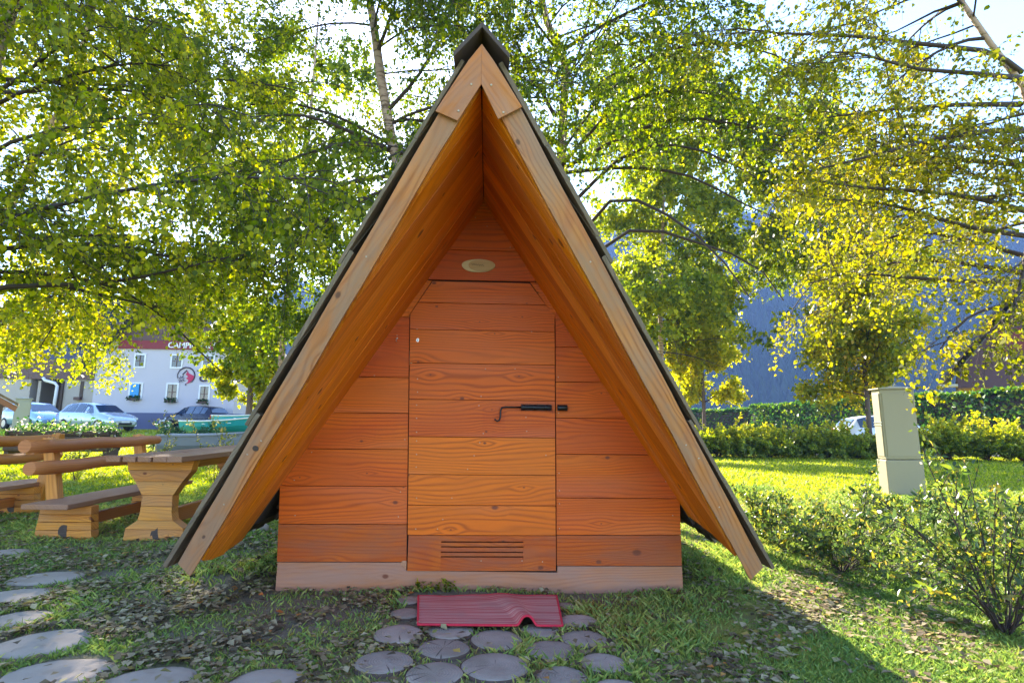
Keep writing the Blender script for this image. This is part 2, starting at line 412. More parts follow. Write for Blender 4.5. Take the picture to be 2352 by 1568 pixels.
# screws
def screws(mb, pts, mat=1, y=D-.0235, r=.0036):
    for (px, py) in pts:
        p = ony(px, py, y); mb.disc(p, (0, -1, 0), r, .0035, 6, mat)
screws(mb, [(1092, 500), (1119, 520), (1172, 568), (1033, 570), (1291, 731), (1330, 788), (1282, 866), (1283, 948), (1284, 1086), (1285, 1126), (1285, 1156), (1285, 1213), (1529, 1105), (1545, 1183),
            (676, 1102), (920, 1129), (678, 1183), (915, 1186), (716, 1038), (930, 1009), (912, 770), (860, 862)])
wall_o = cb(mb, 'front_wall', [WD_FRONT, SCREW, WD_WORN], bevel=.0015)
tag(wall_o, 'orange larch planks either side of the door')
mb = MB(); mb.prism(tri([(-1.28, .02), (1.25, .02), (1.25, .62), (.6, 2.2), (0, 2.9), (-.6, 2.2), (-1.28, .62)], -.004), (0, D+.012, 0), X3, Z3, Yd, .05)
cb(mb, 'wall_backing', BLACK)
mb = MB()
mb.prism([(-1.296, -.06), (1.262, -.06), (1.258, rowsR[-1]-.002), (.456, rowsR[-1]-.002), (.456, .113), (-.494, .126), (-.494, rowsL[-1]-.002), (-1.292, rowsL[-1]-.002)], (0, D, 0), X3, Z3, -Yd, .026, tone=.5)
mb.prism([(-.535, .168), (-.494, .128), (-.494, .185), (-.52, .185)], (0, D-.0262, 0), X3, Z3, -Yd, .004, tone=.9)
tag(cb(mb, 'base_board', WD_BASE, bevel=.002), 'pale greyed board along the foot of the front')

# door
door_rows = [zrow(1110, y) for y in (650.5, 700, 761, 837, 919, 1003.5, 1089, 1158.5, 1226.5, 1307.5)]
mb = MB(); YF = D-.012
zc0, zc1 = 1.756, 1.990
zs = [zrow(1108, y) for y in (1241.5, 1252.5, 1264.5, 1275)]
sx0, sx1 = float(ony(1014, 1258, D)[0]), float(ony(1201, 1258, D)[0])
for i, (z1, z0) in enumerate(zip(door_rows[:-1], door_rows[1:])):
    g_ = .0016; poly = [(dl(z0), z0+g_), (dr(z0), z0+g_), (dr(z1), z1-g_), (dl(z1), z1-g_)]
    poly = clip(poly, -(zc1-zc0), (.145), -(zc1-zc0)*dl(zc0)+.145*zc0)
    poly = clip(poly, (zc1-zc0), (.175), (zc1-zc0)*dr(zc0)+.175*zc0)
    off = (random.uniform(0, 60), random.uniform(0, 60)); tone = random.random(); th = .024+random.uniform(-.0015, .0015)
    if i < 8: mb.prism(poly, (0, YF, 0), X3, Z3, -Yd, th, off=off, tone=tone)
    else:
        for a, b, c_, d_ in [(dl(z0), z0+g_, sx0, z1-g_), (sx1, z0+g_, dr(z0), z1-g_), (sx0, zs[0]+.004, sx1, z1-g_), (sx0, z0+g_, sx1, zs[3]-.004)]+[(sx0, zs[k+1]+.0035, sx1, zs[k]-.0035) for k in range(3)]:
            mb.prism([(a, b), (c_, b), (c_, d_), (a, d_)], (0, YF, 0), X3, Z3, -Yd, th, 2, off=off, tone=tone)
DY = YF-.025
screws(mb, [(1221, 762), (1183, 847), (1115, 847), (959, 870), (959, 900), (1105, 910), (957, 930), (1100, 931), (957, 960), (957, 992), (1208, 958), (1110, 995), (957, 1012), (957, 1043), (1102, 1016), (1089, 1046),
            (1210, 990), (1254, 1045), (956, 1072), (1074, 1077), (957, 1143), (1038, 1143), (1017, 1192), (955, 1214), (1005, 1214), (1105, 1287), (1199, 1287), (1246, 1289), (958, 756)], y=DY)
for (px, py) in [(1015, 1242), (1201, 1243)]: pass
door = cb(mb, 'door', [WD_DOOR, SCREW, WD_WORN], bevel=.0012); tag(door, 'narrow plank door with clipped top corners and a slotted vent')
mb = MB(); mb.prism(tri([(dl(.1)-.02, .1), (dr(.1)+.02, .1), (dr(1.7)+.02, 1.74), (.27, 2.0), (-.4, 2.0), (dl(1.7)-.02, 1.74)], 0), (0, YF+.004, 0), X3, Z3, Yd, .01); cb(mb, 'door_backing', BLACK, door)
# bolt: ribbed barrel, bent handle, keeper
mb = MB()
def W(px, py, dy=.02): return ony(px, py, DY-dy)
a, b = W(1197, 935, .016), W(1267, 936, .016)
mb.prism([(0, -.021), (float(b[0]-a[0]), -.021), (float(b[0]-a[0]), .021), (0, .021)], (a[0], DY, a[2]), X3, Z3, -Yd, .006)
mb.tube([a, b], .017, 12)
for k in range(3):
    q = a+(b-a)*(.08+.38*k); mb.tube([q-(b-a)*.05, q+(b-a)*.05], .0205, 12)
bolt = cb(mb, 'door_bolt', IRON, door, .0008); tag(bolt, 'black iron barrel bolt')
mb = MB(); mb.tube([W(1199, 935, .016), W(1160, 934.5, .018), W(1153, 936, .022), W(1150, 942, .026), W(1149, 958, .03), W(1147, 964, .032), W(1142, 967, .034), W(1137, 963, .034), W(1138, 961, .034)], .0058, 8)
cb(mb, 'handle', IRON, bolt)
mb = MB(); a, b = W(1281, 936, .014), W(1303, 936, .014)
mb.tube([a, b], .019, 12); mb.box((float((a[0]+b[0])/2), DY+.008, float(a[2])), (float(b[0]-a[0]), .02, .04))
tag(cb(mb, 'bolt_keeper', IRON, cabin, .001), 'black keeper of the door bolt')
mb = MB(); p = W(959.5, 781, .0)
mb.prism([(.009*math.cos(t_)*(1 if abs(math.sin(t_)) < .8 else .8), .013*math.sin(t_)) for t_ in np.linspace(0, 6.28, 13)[:-1]], (p[0], DY, p[2]), X3, Z3, -Yd, .003)
lk = cb(mb, 'keyhole_plate', STEEL, door)
mb = MB(); mb.disc((p[0], DY-.003, p[2]+.003), (0, -1, 0), .0035, .001, 8); mb.box((p[0], DY-.0036, p[2]-.004), (.003, .001, .01)); cb(mb, 'keyhole', BLACK, lk)
for (py0, py1) in ((805, 838), (1171, 1206)):
    mb = MB(); a = ony(942.5, py0, D-.028); b = ony(941 if py0 < 900 else 938.5, py1, D-.028); b[0] = a[0]
    mb.tube([a, b], .0052, 8); mb.bar(a+np.array([.008, .006, 0]), b+np.array([.008, .006, 0]), .002, .012, up=(1, 0, 0))
    cb(mb, 'hinge', STEEL, door)
mb = MB(); a = ony(911, 778, D-.024)
mb.tube([a, a+np.array([0, -.012, 0]), a+np.array([0, -.02, -.008]), a+np.array([0, -.014, -.02]), a+np.array([.004, -.008, -.016])], .0022, 6); mb.disc(a+np.array([.004, 0, .004]), (0, -1, 0), .005, .002)
cb(mb, 'hook', STEEL)
# oval sign
mb = MB(); c_ = ony(1099, 611, D-.024); k_ = D/F
def oval(rx, rz, n=28, sx=0, sq=0): return [(rx*math.cos(a_)*(1+.03*math.sin(3*a_))+sx, rz*math.sin(a_)*(1+.04*math.sin(2*a_+1))) for a_ in np.linspace(0, 2*math.pi, n+1)[:-1]]
mb.prism(oval(.113, .047), (c_[0], D-.024, c_[2]), X3, Z3, -Yd, .012)
sg = cb(mb, 'name_plate', [SIGNL], bevel=.002); tag(sg, 'pale oval wood slice with a small burnt-in name')
mb = MB(); mb.prism(oval(.088, .041, sx=.021), (c_[0], D-.0365, c_[2]), X3, Z3, -Yd, .007); cb(mb, 'inner_slice', SIGNW, sg, .0015)
mb = MB(); x0 = c_[0]-.048
pts = []
for i in range(34):
    t_ = i/33; pts.append((x0+t_*.085, D-.0442, c_[2]+.006-.006*t_+.0048*math.sin(i*1.15)*(1 if i % 7 else 1.8)))
mb.tube(pts, .0011, 4); cb(mb, 'burnt_lettering', SIGNT, sg)

# roof: slope frames
def RP(side, s, y, p): return np.array([CX+side*(SX*s+SZ*p), y, APZ-SZ*s+SX*p])
def yf(s): return 2.384+.3227*s
def FP(side, s, p, f=0):
    b = np.array([CX, 2.384, APZ])+s*np.array([side*SX, .3227, -SZ])+p*np.array([side*SZ, -.385*SX, SX])
    n_ = np.array([0, -1, -.385]); n_ /= np.linalg.norm(n_); return b+f*n_
def hexa(mb, top, bot, mat=0, ulen=None, flip=False):
    """prism from two matching polygons of 3D points with board coordinates from the first two edges"""
    n = len(top); b = len(mb.v); mb.v += [np.array(p) for p in top]+[np.array(p) for p in bot]
    O = np.array(top[0]); U = np.array(top[1])-O; U = U/np.linalg.norm(U); nrm = np.cross(U, np.array(top[2])-O); V = np.cross(nrm, U); V = V/np.linalg.norm(V)
    off = (random.uniform(0, 60), random.uniform(0, 60)); tn = random.random()
    cc = [((np.array(p)-O)@U+off[0], (np.array(p)-O)@V+off[1], tn) for p in top]
    mb.face(range(b, b+n), cc, mat); mb.face([b+n+i for i in range(n)][::-1], cc[::-1], mat)
    for i in range(n):
        j = (i+1) % n; mb.face([b+j, b+i, b+n+i, b+n+j], [cc[j], cc[i], (cc[i][0], cc[i][1]+.03, tn), (cc[j][0], cc[j][1]+.03, tn)], mat)
def fixn(o):
    bm = bmesh.new(); bm.from_mesh(o.data); bmesh.ops.recalc_face_normals(bm, faces=bm.faces); bm.to_mesh(o.data); bm.free()
YB = 6.35
for side in (-1, 1):
    # soffit boards run down the slope; each is cut by the sloping front
    mb = MB(); edges = [2.38, 2.56, 2.74, 2.90, 3.07, 3.24, 3.42, 3.56, 3.735]
    endz = {1: [.3, .3, .36, .36, .33, .31, .40, .43, .46], -1: [.25, .25, .27, .27, .26, .29, .26, .27, .30]}[side]
    for k in range(len(edges)-1):
        y0, y1 = edges[k], edges[k+1]; se = (APZ-endz[k+1])/SZ
        zz = (APZ-endz[k])/SZ
        poly = [(0.0, y0+.001), (zz, y0+.001), (se+.02*random.random(), y1-.001), (0.0, y1-.001)]
        poly = clip(poly, .3227, -1, -2.384-.004)          # y >= yf(s)+.004
        if len(poly) < 3: continue
        pp = random.uniform(0, .003)
        hexa(mb, [RP(side, s_, y_, pp) for s_, y_ in poly], [RP(side, s_, y_, .024) for s_, y_ in poly])
    o = cb(mb, 'soffit', WD_SOFF, bevel=.0015); fixn(o)
    # dark inner lining behind the wall
    mb = MB()
    yy = list(np.linspace(3.75, YB-.02, 17))
    for k in range(16):
        se = (APZ-(.38+.10*math.sin(k*1.3)+.04*random.random()))/SZ
        poly = [(0.0, yy[k]), (se, yy[k]), (se, yy[k+1]), (0.0, yy[k+1])]
        hexa(mb, [RP(side, s_, y_, .003) for s_, y_ in poly], [RP(side, s_, y_, .024) for s_, y_ in poly])
    o = cb(mb, 'inner_lining', WD_DARK); fixn(o)
    # fascia
    mb = MB(); sE = 2.775 if side < 0 else 2.80
    po = .102 if side < 0 else .108
    n_s = 26; out_, in_ = [], []
    for i in range(n_s+1):
        s_ = .12+(sE-.12)*i/n_s
        out_.append((s_, po+.0015*math.sin(i*.9+side)))
        in_.append((s_+(.03 if i == n_s else 0), .010+.002*math.sin(i*.8+side)+.0025*random.random()))
    for i in range(n_s):
        pass
    poly = out_+in_[::-1]
    hexa(mb, [FP(side, s_, p_, .028) for s_, p_ in poly], [FP(side, s_, p_, 0) for s_, p_ in poly])
    for (s_, p_) in [(.9, .06), (1.95, .05), (2.05, .075), (2.35, .05)]: mb.disc(FP(side, s_, p_, .028), (0, -1, -.385), .005, .003, 6, 1)
    if side < 0:
        mb.disc(FP(side, 2.0, .055, .028), (0, -1, -.385), .016, .003, 12, 2)
    o = cb(mb, 'fascia', [WD_FASC, SCREW, WD_DARK], bevel=.0015); fixn(o)
    mb = MB(); pi = .004; pe = .110 if side < 0 else .108
    poly = [(-1.538*.088, .088), (-.05, pe-.008), (.20 if side < 0 else .165, pe+.006), (.175 if side < 0 else .15, -.004 if side > 0 else .012), (-1.538*pi, pi)]
    hexa(mb, [FP(side, s_, p_, .052) for s_, p_ in poly], [FP(side, s_, p_, .03) for s_, p_ in poly])
    for (s_, p_) in [(.02, .04), (.14, .03)]: mb.disc(FP(side, s_, p_, .052), (0, -1, -.385), .0055, .004, 6, 1)
    o = cb(mb, 'fascia_end_piece', [WD_FASC2, SCREW], bevel=.002); fixn(o)
    # roofing: three lapped courses of rough boards, butt ends a little apart
    mb = MB()
    for (s0, s1) in ((-.02, .98), (.93, 1.93), (1.88, 2.87)):
        y = 2.26; first = True
        while y < YB+.12:
            wd_ = random.uniform(.14, .22); y0, y1 = y, min(y+wd_, YB+.14); y = y1
            e0, e1 = s0-random.uniform(0, .03), s1+random.uniform(-.035, .035)
            poly = [(e0, y0+.002), (e1, y0+.002), (e1, y1-.002), (e0, y1-.002)]
            poly = clip(poly, .3227, -1, -2.384+.035)     # 3.5 cm proud of the fascia
            if len(poly) < 3: continue
            pt = lambda s_: .118+.028*(s_-s0)/(s1-s0)
            j = random.uniform(-.003, .003); th = random.uniform(.018, .024)
            hexa(mb, [RP(side, s_, y_, pt(s_)+th+j) for s_, y_ in poly], [RP(side, s_, y_, pt(s_)+j) for s_, y_ in poly])
    o = cb(mb, 'roofing', WD_ROOF, bevel=.002); fixn(o)
    # rafter filler between soffit and roofing (dark) so no light shows through
    mb = MB(); poly = clip([(0.03, 2.3), (2.62, 2.3), (2.62, YB), (0.03, YB)], .3227, -1, -2.384-.02)
    hexa(mb, [RP(side, s_, y_, .112) for s_, y_ in poly], [RP(side, s_, y_, .03) for s_, y_ in poly])
    o = cb(mb, 'roof_deck', WD_DARK); fixn(o)
    # ridge cap board, laid flatter than the slope
    mb = MB(); q = [(0, .258), (.124, .108), (.124, .080), (0, .230)]
    hexa(mb, [np.array([CX+side*x, 2.28, APZ+z]) for x, z in q], [np.array([CX+side*x, YB+.1, APZ+z]) for x, z in q])
    o = cb(mb, 'ridge_cap', WD_DARK, bevel=.002); fixn(o)
    mb = MB(); q = [(0, .20), (.115, .085), (.05, .06), (0, .12)]
    hexa(mb, [np.array([CX+side*x, 2.40, APZ+z]) for x, z in q], [np.array([CX+side*x, YB, APZ+z]) for x, z in q])
    o = cb(mb, 'ridge_shade_block', BLACK); fixn(o)  # black block added to stand for the shade inside the ridge cap
# low side walls, back wall, floor
for side in (-1, 1):
    mb = MB(); mb.box((1.235*side-.02, (D+YB)/2+.04, .30), (.03, YB-D-.1, .62)); cb(mb, 'side_wall', WD_DARK)
mb = MB(); mb.prism(tri([(-1.24, .0), (1.2, .0), (1.2, .62), (0, 2.9), (-1.24, .62)], -.01), (0, YB-.12, 0), X3, Z3, Yd, .03); cb(mb, 'back_wall', WD_FRONT)

# ------------------------------------------------------------------ door mat
t = NT('mat_weave')
a = t.n('Attribute', attribute_name='wd'); s_ = t.n('SeparateXYZ', {0: a.outputs['Vector']})
ph = t.m('MULTIPLY', s_.outputs[1], 62)
st = t.n('TexNoise', {'Vector': t.n('CombineXYZ', {0: t.m('MULTIPLY', s_.outputs[0], .6), 1: ph, 2: 0}).outputs[0], 'Scale': 1.0, 'Detail': 2.0})
fn = t.n('TexNoise', {'Vector': t.n('CombineXYZ', {0: t.m('MULTIPLY', s_.outputs[0], 160), 1: t.m('MULTIPLY', s_.outputs[1], 420), 2: 0}).outputs[0], 'Scale': 1.0})
dn = t.n('TexNoise', {'Vector': a.outputs['Vector'], 'Scale': 5.0, 'Detail': 4.0})
c1 = t.ramp(st.outputs[0], [(0.0, (.24, .03, .04)), (.40, (.44, .085, .085)), (.52, (.52, .18, .155)), (.60, (.60, .34, .28)), (.68, (.46, .09, .09))])
c2 = t.mix(t.m('MULTIPLY', t.sm(dn.outputs[0], .40, .70), .5), c1, (.36, .21, .18))
MATW = t.done(c2, 1.0, t.m('ADD', fn.outputs[0], t.m('MULTIPLY', st.outputs[0], .6)), .7, .004, spec=.03)
MATE = plain('mat_binding', (.52, .014, .035), .8, bumpsc=80)
cA, cB_, cC, cD_ = onz(960, 1437, .035), onz(1292, 1440, .035), onz(1278, 1369, .035), onz(961, 1371, .035)
nu, nv = 96, 36; mb = MB()
def matp(u, v):
    p = (cA*(1-u)+cB_*u)*(1-v)+(cD_*(1-u)+cC*u)*v
    uc = .755-.115*v-.05*v*v; hgt = .038*(1-v)**1.1+.005
    wdt = .038+.045*v
    du = (u-uc)/wdt
    z = .046+hgt*math.exp(-abs(du)**2.6*.9)+.003*math.sin(u*9+v*3)*v
    z += .003*math.sin(u*23)*math.sin(v*8)*.4
    x = p[0]+.012*math.sin(du*1.2)*math.exp(-du*du*.4)*(1-v)
    return np.array([x, p[1]+.01*math.exp(-du*du)*(1-v), z])
mc = (cA+cC)/2; mc[2] = 0
grid = [[matp(i/nu, j/nv)-mc for i in range(nu+1)] for j in range(nv+1)]
for top in (0, 1):
    b0 = len(mb.v)
    for row in grid:
        for p in row: mb.v.append(p-np.array([0, 0, .006*top]))
    for j in range(nv):
        for i in range(nu):
            q = [b0+j*(nu+1)+i, b0+j*(nu+1)+i+1, b0+(j+1)*(nu+1)+i+1, b0+(j+1)*(nu+1)+i]
            wq = [(i/nu*.75, j/nv*.5, 0), ((i+1)/nu*.75, j/nv*.5, 0), ((i+1)/nu*.75, (j+1)/nv*.5, 0), (i/nu*.75, (j+1)/nv*.5, 0)]
            mb.face(q if not top else q[::-1], wq if not top else wq[::-1], 0, True)
mat_o = empty('door_mat', mc, 0, 'red striped woven door mat with one rucked fold lying in front of the cabin door', 'door mat')
mb.build('woven_cloth', MATW, mat_o)
mb = MB()
ring = [grid[0][i] for i in range(nu+1)]; mb.tube([p-np.array([0, 0, .003]) for p in ring], .0065, 6)
mb.tube([grid[nv][i]-np.array([0, 0, .003]) for i in range(0, nu+1, 2)], .005, 6)
mb.tube([grid[j][0]-np.array([0, 0, .003]) for j in range(0, nv+1, 2)], .0065, 6); mb.tube([grid[j][nu]-np.array([0, 0, .003]) for j in range(0, nv+1, 2)], .0065, 6)
mb.build('edge_binding', MATE, mat_o)

# ------------------------------------------------------------------ log slices and stone slabs
t = NT('log_slice_top')
a = t.n('Attribute', attribute_name='wd'); s_ = t.n('SeparateXYZ', {0: a.outputs['Vector']})
rr_ = t.m('SQRT', t.m('ADD', t.m('MULTIPLY', s_.outputs[0], s_.outputs[0]), t.m('MULTIPLY', s_.outputs[1], s_.outputs[1])))
v3 = t.n('CombineXYZ', {0: s_.outputs[0], 1: s_.outputs[1], 2: t.m('MULTIPLY', s_.outputs[2], 50)}).outputs[0]
nn = t.n('TexNoise', {'Vector': v3, 'Scale': 9.0, 'Detail': 5.0, 'Roughness': .65})
nb = t.n('TexNoise', {'Vector': v3, 'Scale': 3.0, 'Detail': 3.0})
rings = t.m('SINE', t.m('MULTIPLY', t.m('ADD', rr_, t.m('MULTIPLY', nb.outputs[0], .05)), 520))
ang = t.m('ARCTAN2', s_.outputs[1], s_.outputs[0])
cr = t.n('TexNoise', {'Vector': t.n('CombineXYZ', {0: t.m('MULTIPLY', ang, 3.5), 1: t.m('MULTIPLY', rr_, 2.5), 2: t.m('MULTIPLY', s_.outputs[2], 77)}).outputs[0], 'Scale': 1.6, 'Detail': 2.0})
crack = t.m('MULTIPLY', t.sm(cr.outputs[0], .66, .70), .8)
c = t.mix(nn.outputs[0], (.18, .135, .10), (.44, .345, .27))
c = t.mix(t.m('MULTIPLY', t.sm(rings, .2, .9), .12), c, (.12, .10, .10))
c = t.mix(t.m('MULTIPLY', t.sm(nb.outputs[0], .55, .75), .4), c, (.14, .15, .09))
c = t.mix(crack, c, (.05, .035, .03))
tint = t.n('TexWhiteNoise', {'W': t.m('MULTIPLY', s_.outputs[2], 31)}, noise_dimensions='1D')
c = t.n('HueSaturation', {'Color': c, 'Value': t.m('ADD', .75, t.m('MULTIPLY', tint.outputs[0], .55))}).outputs[0]
SLICE = t.done(c, .85, t.m('SUBTRACT', t.m('ADD', nn.outputs[0], t.m('MULTIPLY', rings, .12)), crack), .5, .01, spec=.2)
BARK = plain('slice_bark', (.10, .06, .04), .95, bumpsc=40, var=.4, bs=1)
STONE = plain('flag_stone', (.36, .28, .21), .9, bumpsc=9, var=.35, bs=.8)
def slab(name, c, rx, ry, hgt, mats, label, cat, group, seed, wob=.06, crown=.004, rot=0.0):
    rg = random.Random(seed); n = 40; mb = MB(); tn = rg.random()
    ph = [(rg.uniform(.3, 1)*wob/(k**.7), rg.uniform(0, 6.28), k) for k in (1, 2, 3, 5, 7)]
    def rad(a_): return 1+sum(A*math.sin(k*a_+p) for A, p, k in ph)
    prof = [(0, hgt+crown, 0), (.35, hgt+crown, 0), (.7, hgt+crown*.8, 0), (.90, hgt+crown*.2, 0), (.955, hgt-.003, 0), (1.0, hgt-.010, 1), (1.02, hgt*.5, 1), (1.0, -.04, 1)]
    for (q, z, m_) in prof:
        for i in range(n):
            a_ = 2*math.pi*i/n; r_ = rad(a_)*q; x, y = r_*rx*math.cos(a_), r_*ry*math.sin(a_)
            x, y = x*math.cos(rot)-y*math.sin(rot), x*math.sin(rot)+y*math.cos(rot)
            mb.v.append(np.array([x, y, z+rg.uniform(-.0012, .0012)*(q > 0)]))
    for k in range(len(prof)-1):
        for i in range(n):
            j = (i+1) % n; q = [k*n+i, (k+1)*n+i, (k+1)*n+j, k*n+j]
            mb.face(q, [(mb.v[z_][0], mb.v[z_][1], tn) for z_ in q], prof[k+1][2], True)
    o = mb.build(name, mats, None, 0, (c[0], c[1], float(ground_h(c[0], c[1])[0]))); tag(o, label, cat, group); return o
SL = [  # zoom px -> x, y, rx, ry in the 3000-wide picture divided down, label
 (665, 1010, 140, 'grey log slice just left of the front left corner of the red mat'),
 (905, 1078, 145, 'pale log slice in the third row below the left half of the mat'),
 (1182, 1030, 146, 'grey log slice touching the front edge of the mat at its middle'),
 (1475, 1086, 140, 'dark purple-grey log slice below the fold of the mat'),
 (1652, 1032, 130, 'grey log slice just off the front right corner of the mat'),
 (590, 1150, 160, 'broad bluish log slice on the left edge of the slice path with clover above it'),
 (855, 1215, 165, 'log slice with a curled dry leaf on it, left of the largest slice'),
 (1178, 1172, 192, 'largest log slice of the path, with one pale leaf on its upper left'),
 (1530, 1222, 145, 'log slice at the right of the largest slice, near the bottom edge'),
 (1750, 1150, 134, 'log slice on the right edge of the path with a dark crack across its top'),
 (1420, 985, 112, 'log slice half under the mat right below its fold'),
 (940, 985, 130, 'thin strip of log slice showing under the left half of the mat'),
 (1620, 937, 106, 'log slice to the right of the mat in the second row from the cabin'),
 (1545, 852, 62, 'small log slice between the right end of the mat and the wall'),
 (705, 905, 90, 'mossy half buried log slice to the left of the mat'),
 (1830, 1290, 150, 'cut-off log slice at the bottom right of the slice path'),
 (540, 1310, 150, 'cut-off log slice at the bottom left of the slice path'),
 (1160, 1330, 160, 'log slice below the largest slice at the very bottom edge'),
 (720, 835, 70, 'faint buried log slice at the back left corner of the mat')]
slice_c = []
for i, (zx, zy, zr, lab) in enumerate(SL):
    px, py, rx = 627.2+.4333*zx, 1019.2+.4333*zy, zr*.4333
    h_ = .017 if i not in (14, 18) else .012
    c_ = onz(px, py, h_); dist = float((c_-CAM)@FW); r_ = rx/F*dist*.97
    slice_c.append((c_[0], c_[1], r_))
    slab('log_slice', c_, r_, r_*random.uniform(.93, 1.05), h_, [SLICE, BARK], lab, 'log slice', 'log slices paving the way to the door', 100+i, .035)
ST = [(108, 1321, 82, 15, 'long flat grey stepping stone farthest back, below the bench'), (38, 1362, 72, 22, 'grey stepping stone cut by the left edge, second from the back'), (48, 1410, 66, 20, 'sandy stepping stone lit by a streak of sun at the left edge'),
      (92, 1465, 104, 32, 'wide tan stepping stone near the left edge with a grassy front rim'), (136, 1531, 118, 36, 'largest stepping stone at the bottom left with a sun streak across it'),
      (346, 1553, 104, 32, 'blue-grey stepping stone at the bottom edge, second from the corner'), (606, 1556, 88, 22, 'bluish stepping stone at the bottom edge nearest the log slices'), (20, 1262, 45, 9, 'sunlit sliver of stepping stone at the far left near the benches')]
stone_c = []
for i, (px, py, rx, ry, lab) in enumerate(ST):
    c_ = onz(px, py, .02); a_ = onz(px, py+ry, .02); dist = float((c_-CAM)@FW); r_ = rx/F*dist
    ry_ = min(.34, max(.14, abs(float(onz(px, py-ry, .02)[1]-a_[1]))/2))
    stone_c.append((c_[0], c_[1], max(r_, ry_)))
    slab('stepping_stone', c_, r_*.97, ry_*.95, .008, [STONE, STONE], lab, 'stepping stone', 'flat stepping stones on the left', 300+i, .09, rot=.15)
# ------------------------------------------------------------------ table and benches
XZ = (1., 0, 0)
def trestle_poly(pts, h):
    """mirror half outline (x, z) normalised"""
    L = [(-x, z*h) for x, z in pts]; Rr = [(x, z*h) for x, z in pts[::-1]]
    return L+Rr
def table(loc):
    tb = empty('picnic_table', loc, 0, 'heavy plank picnic table on hourglass trestles beside the bench with a log backrest', 'picnic table')
    L0, L1, zt_ = -.30, 2.05, .73
    mb = MB(); wd_ = .62; n = 5
    for k in range(n):
        x = -wd_/2+wd_*(k+.5)/n
        mb.prism([(L0-random.uniform(-.02, .02), x-wd_/n/2+.003), (L1, x-wd_/n/2+.003), (L1, x+wd_/n/2-.003), (L0+random.uniform(-.02, .02), x+wd_/n/2-.003)], (0, 0, zt_-.045), (0, 1, 0), (1, 0, 0), (0, 0, 1), .045+random.uniform(-.003, .003))
    o = mb.build('tabletop', WD_TOP, tb, bevel=.004); fixn(o)
    half = [(.255, 0), (.245, .15), (.15, .25), (.135, .34), (.13, .55), (.20, .72), (.27, .86), (.29, 1.0)]
    for y in (0, 1.55):
        mb = MB(); h = zt_-.045
        # stacked planks following the hourglass
        full = [(-x, z*h) for x, z in half]+[(x, z*h) for x, z in half[::-1]]
        cuts = [0, .135, .245, .42, .56, .73, .87, 1.0]
        prof = lambda z: float(np.interp(z, [q[1] for q in half], [q[0] for q in half]))
        for a_, b_ in zip(cuts[:-1], cuts[1:]):
            zs_ = sorted({a_, b_, *[q[1] for q in half if a_ < q[1] < b_]})
            le = [(-prof(z)+.0, z*h+(.0015 if z == a_ else -.0015 if z == b_ else 0)) for z in zs_]
            re = [(-x, z) for x, z in le[::-1]]
            if a_ == 0: mb.prism([(-.03, .035), (-.012, .045), (-.002, .012), (.05, .005), (.035, .06), (.03, .11), (.005, .085), (-.02, .08)], (0, y-.0565, 0), (1, 0, 0), (0, 0, 1), (0, 1, 0), .01, 1)  # raised dark patch, stands for the shade in a hole
            mb.prism(le+re, (0, y-.055, 0), (1, 0, 0), (0, 0, 1), (0, 1, 0), .11)
        o = mb.build('trestle', [WD_TABLE, WD_DARK], tb, bevel=.002); fixn(o)
    mb = MB(); mb.box((0, .78, .17), (.07, 1.44, .13)); fixn(mb.build('stretcher', WD_LOG, tb, bevel=.006))
    mb = MB(); mb.box((0, .85, .615), (.08, 1.4, .07)); fixn(mb.build('rail', WD_LOG, tb, bevel=.006))
    return tb
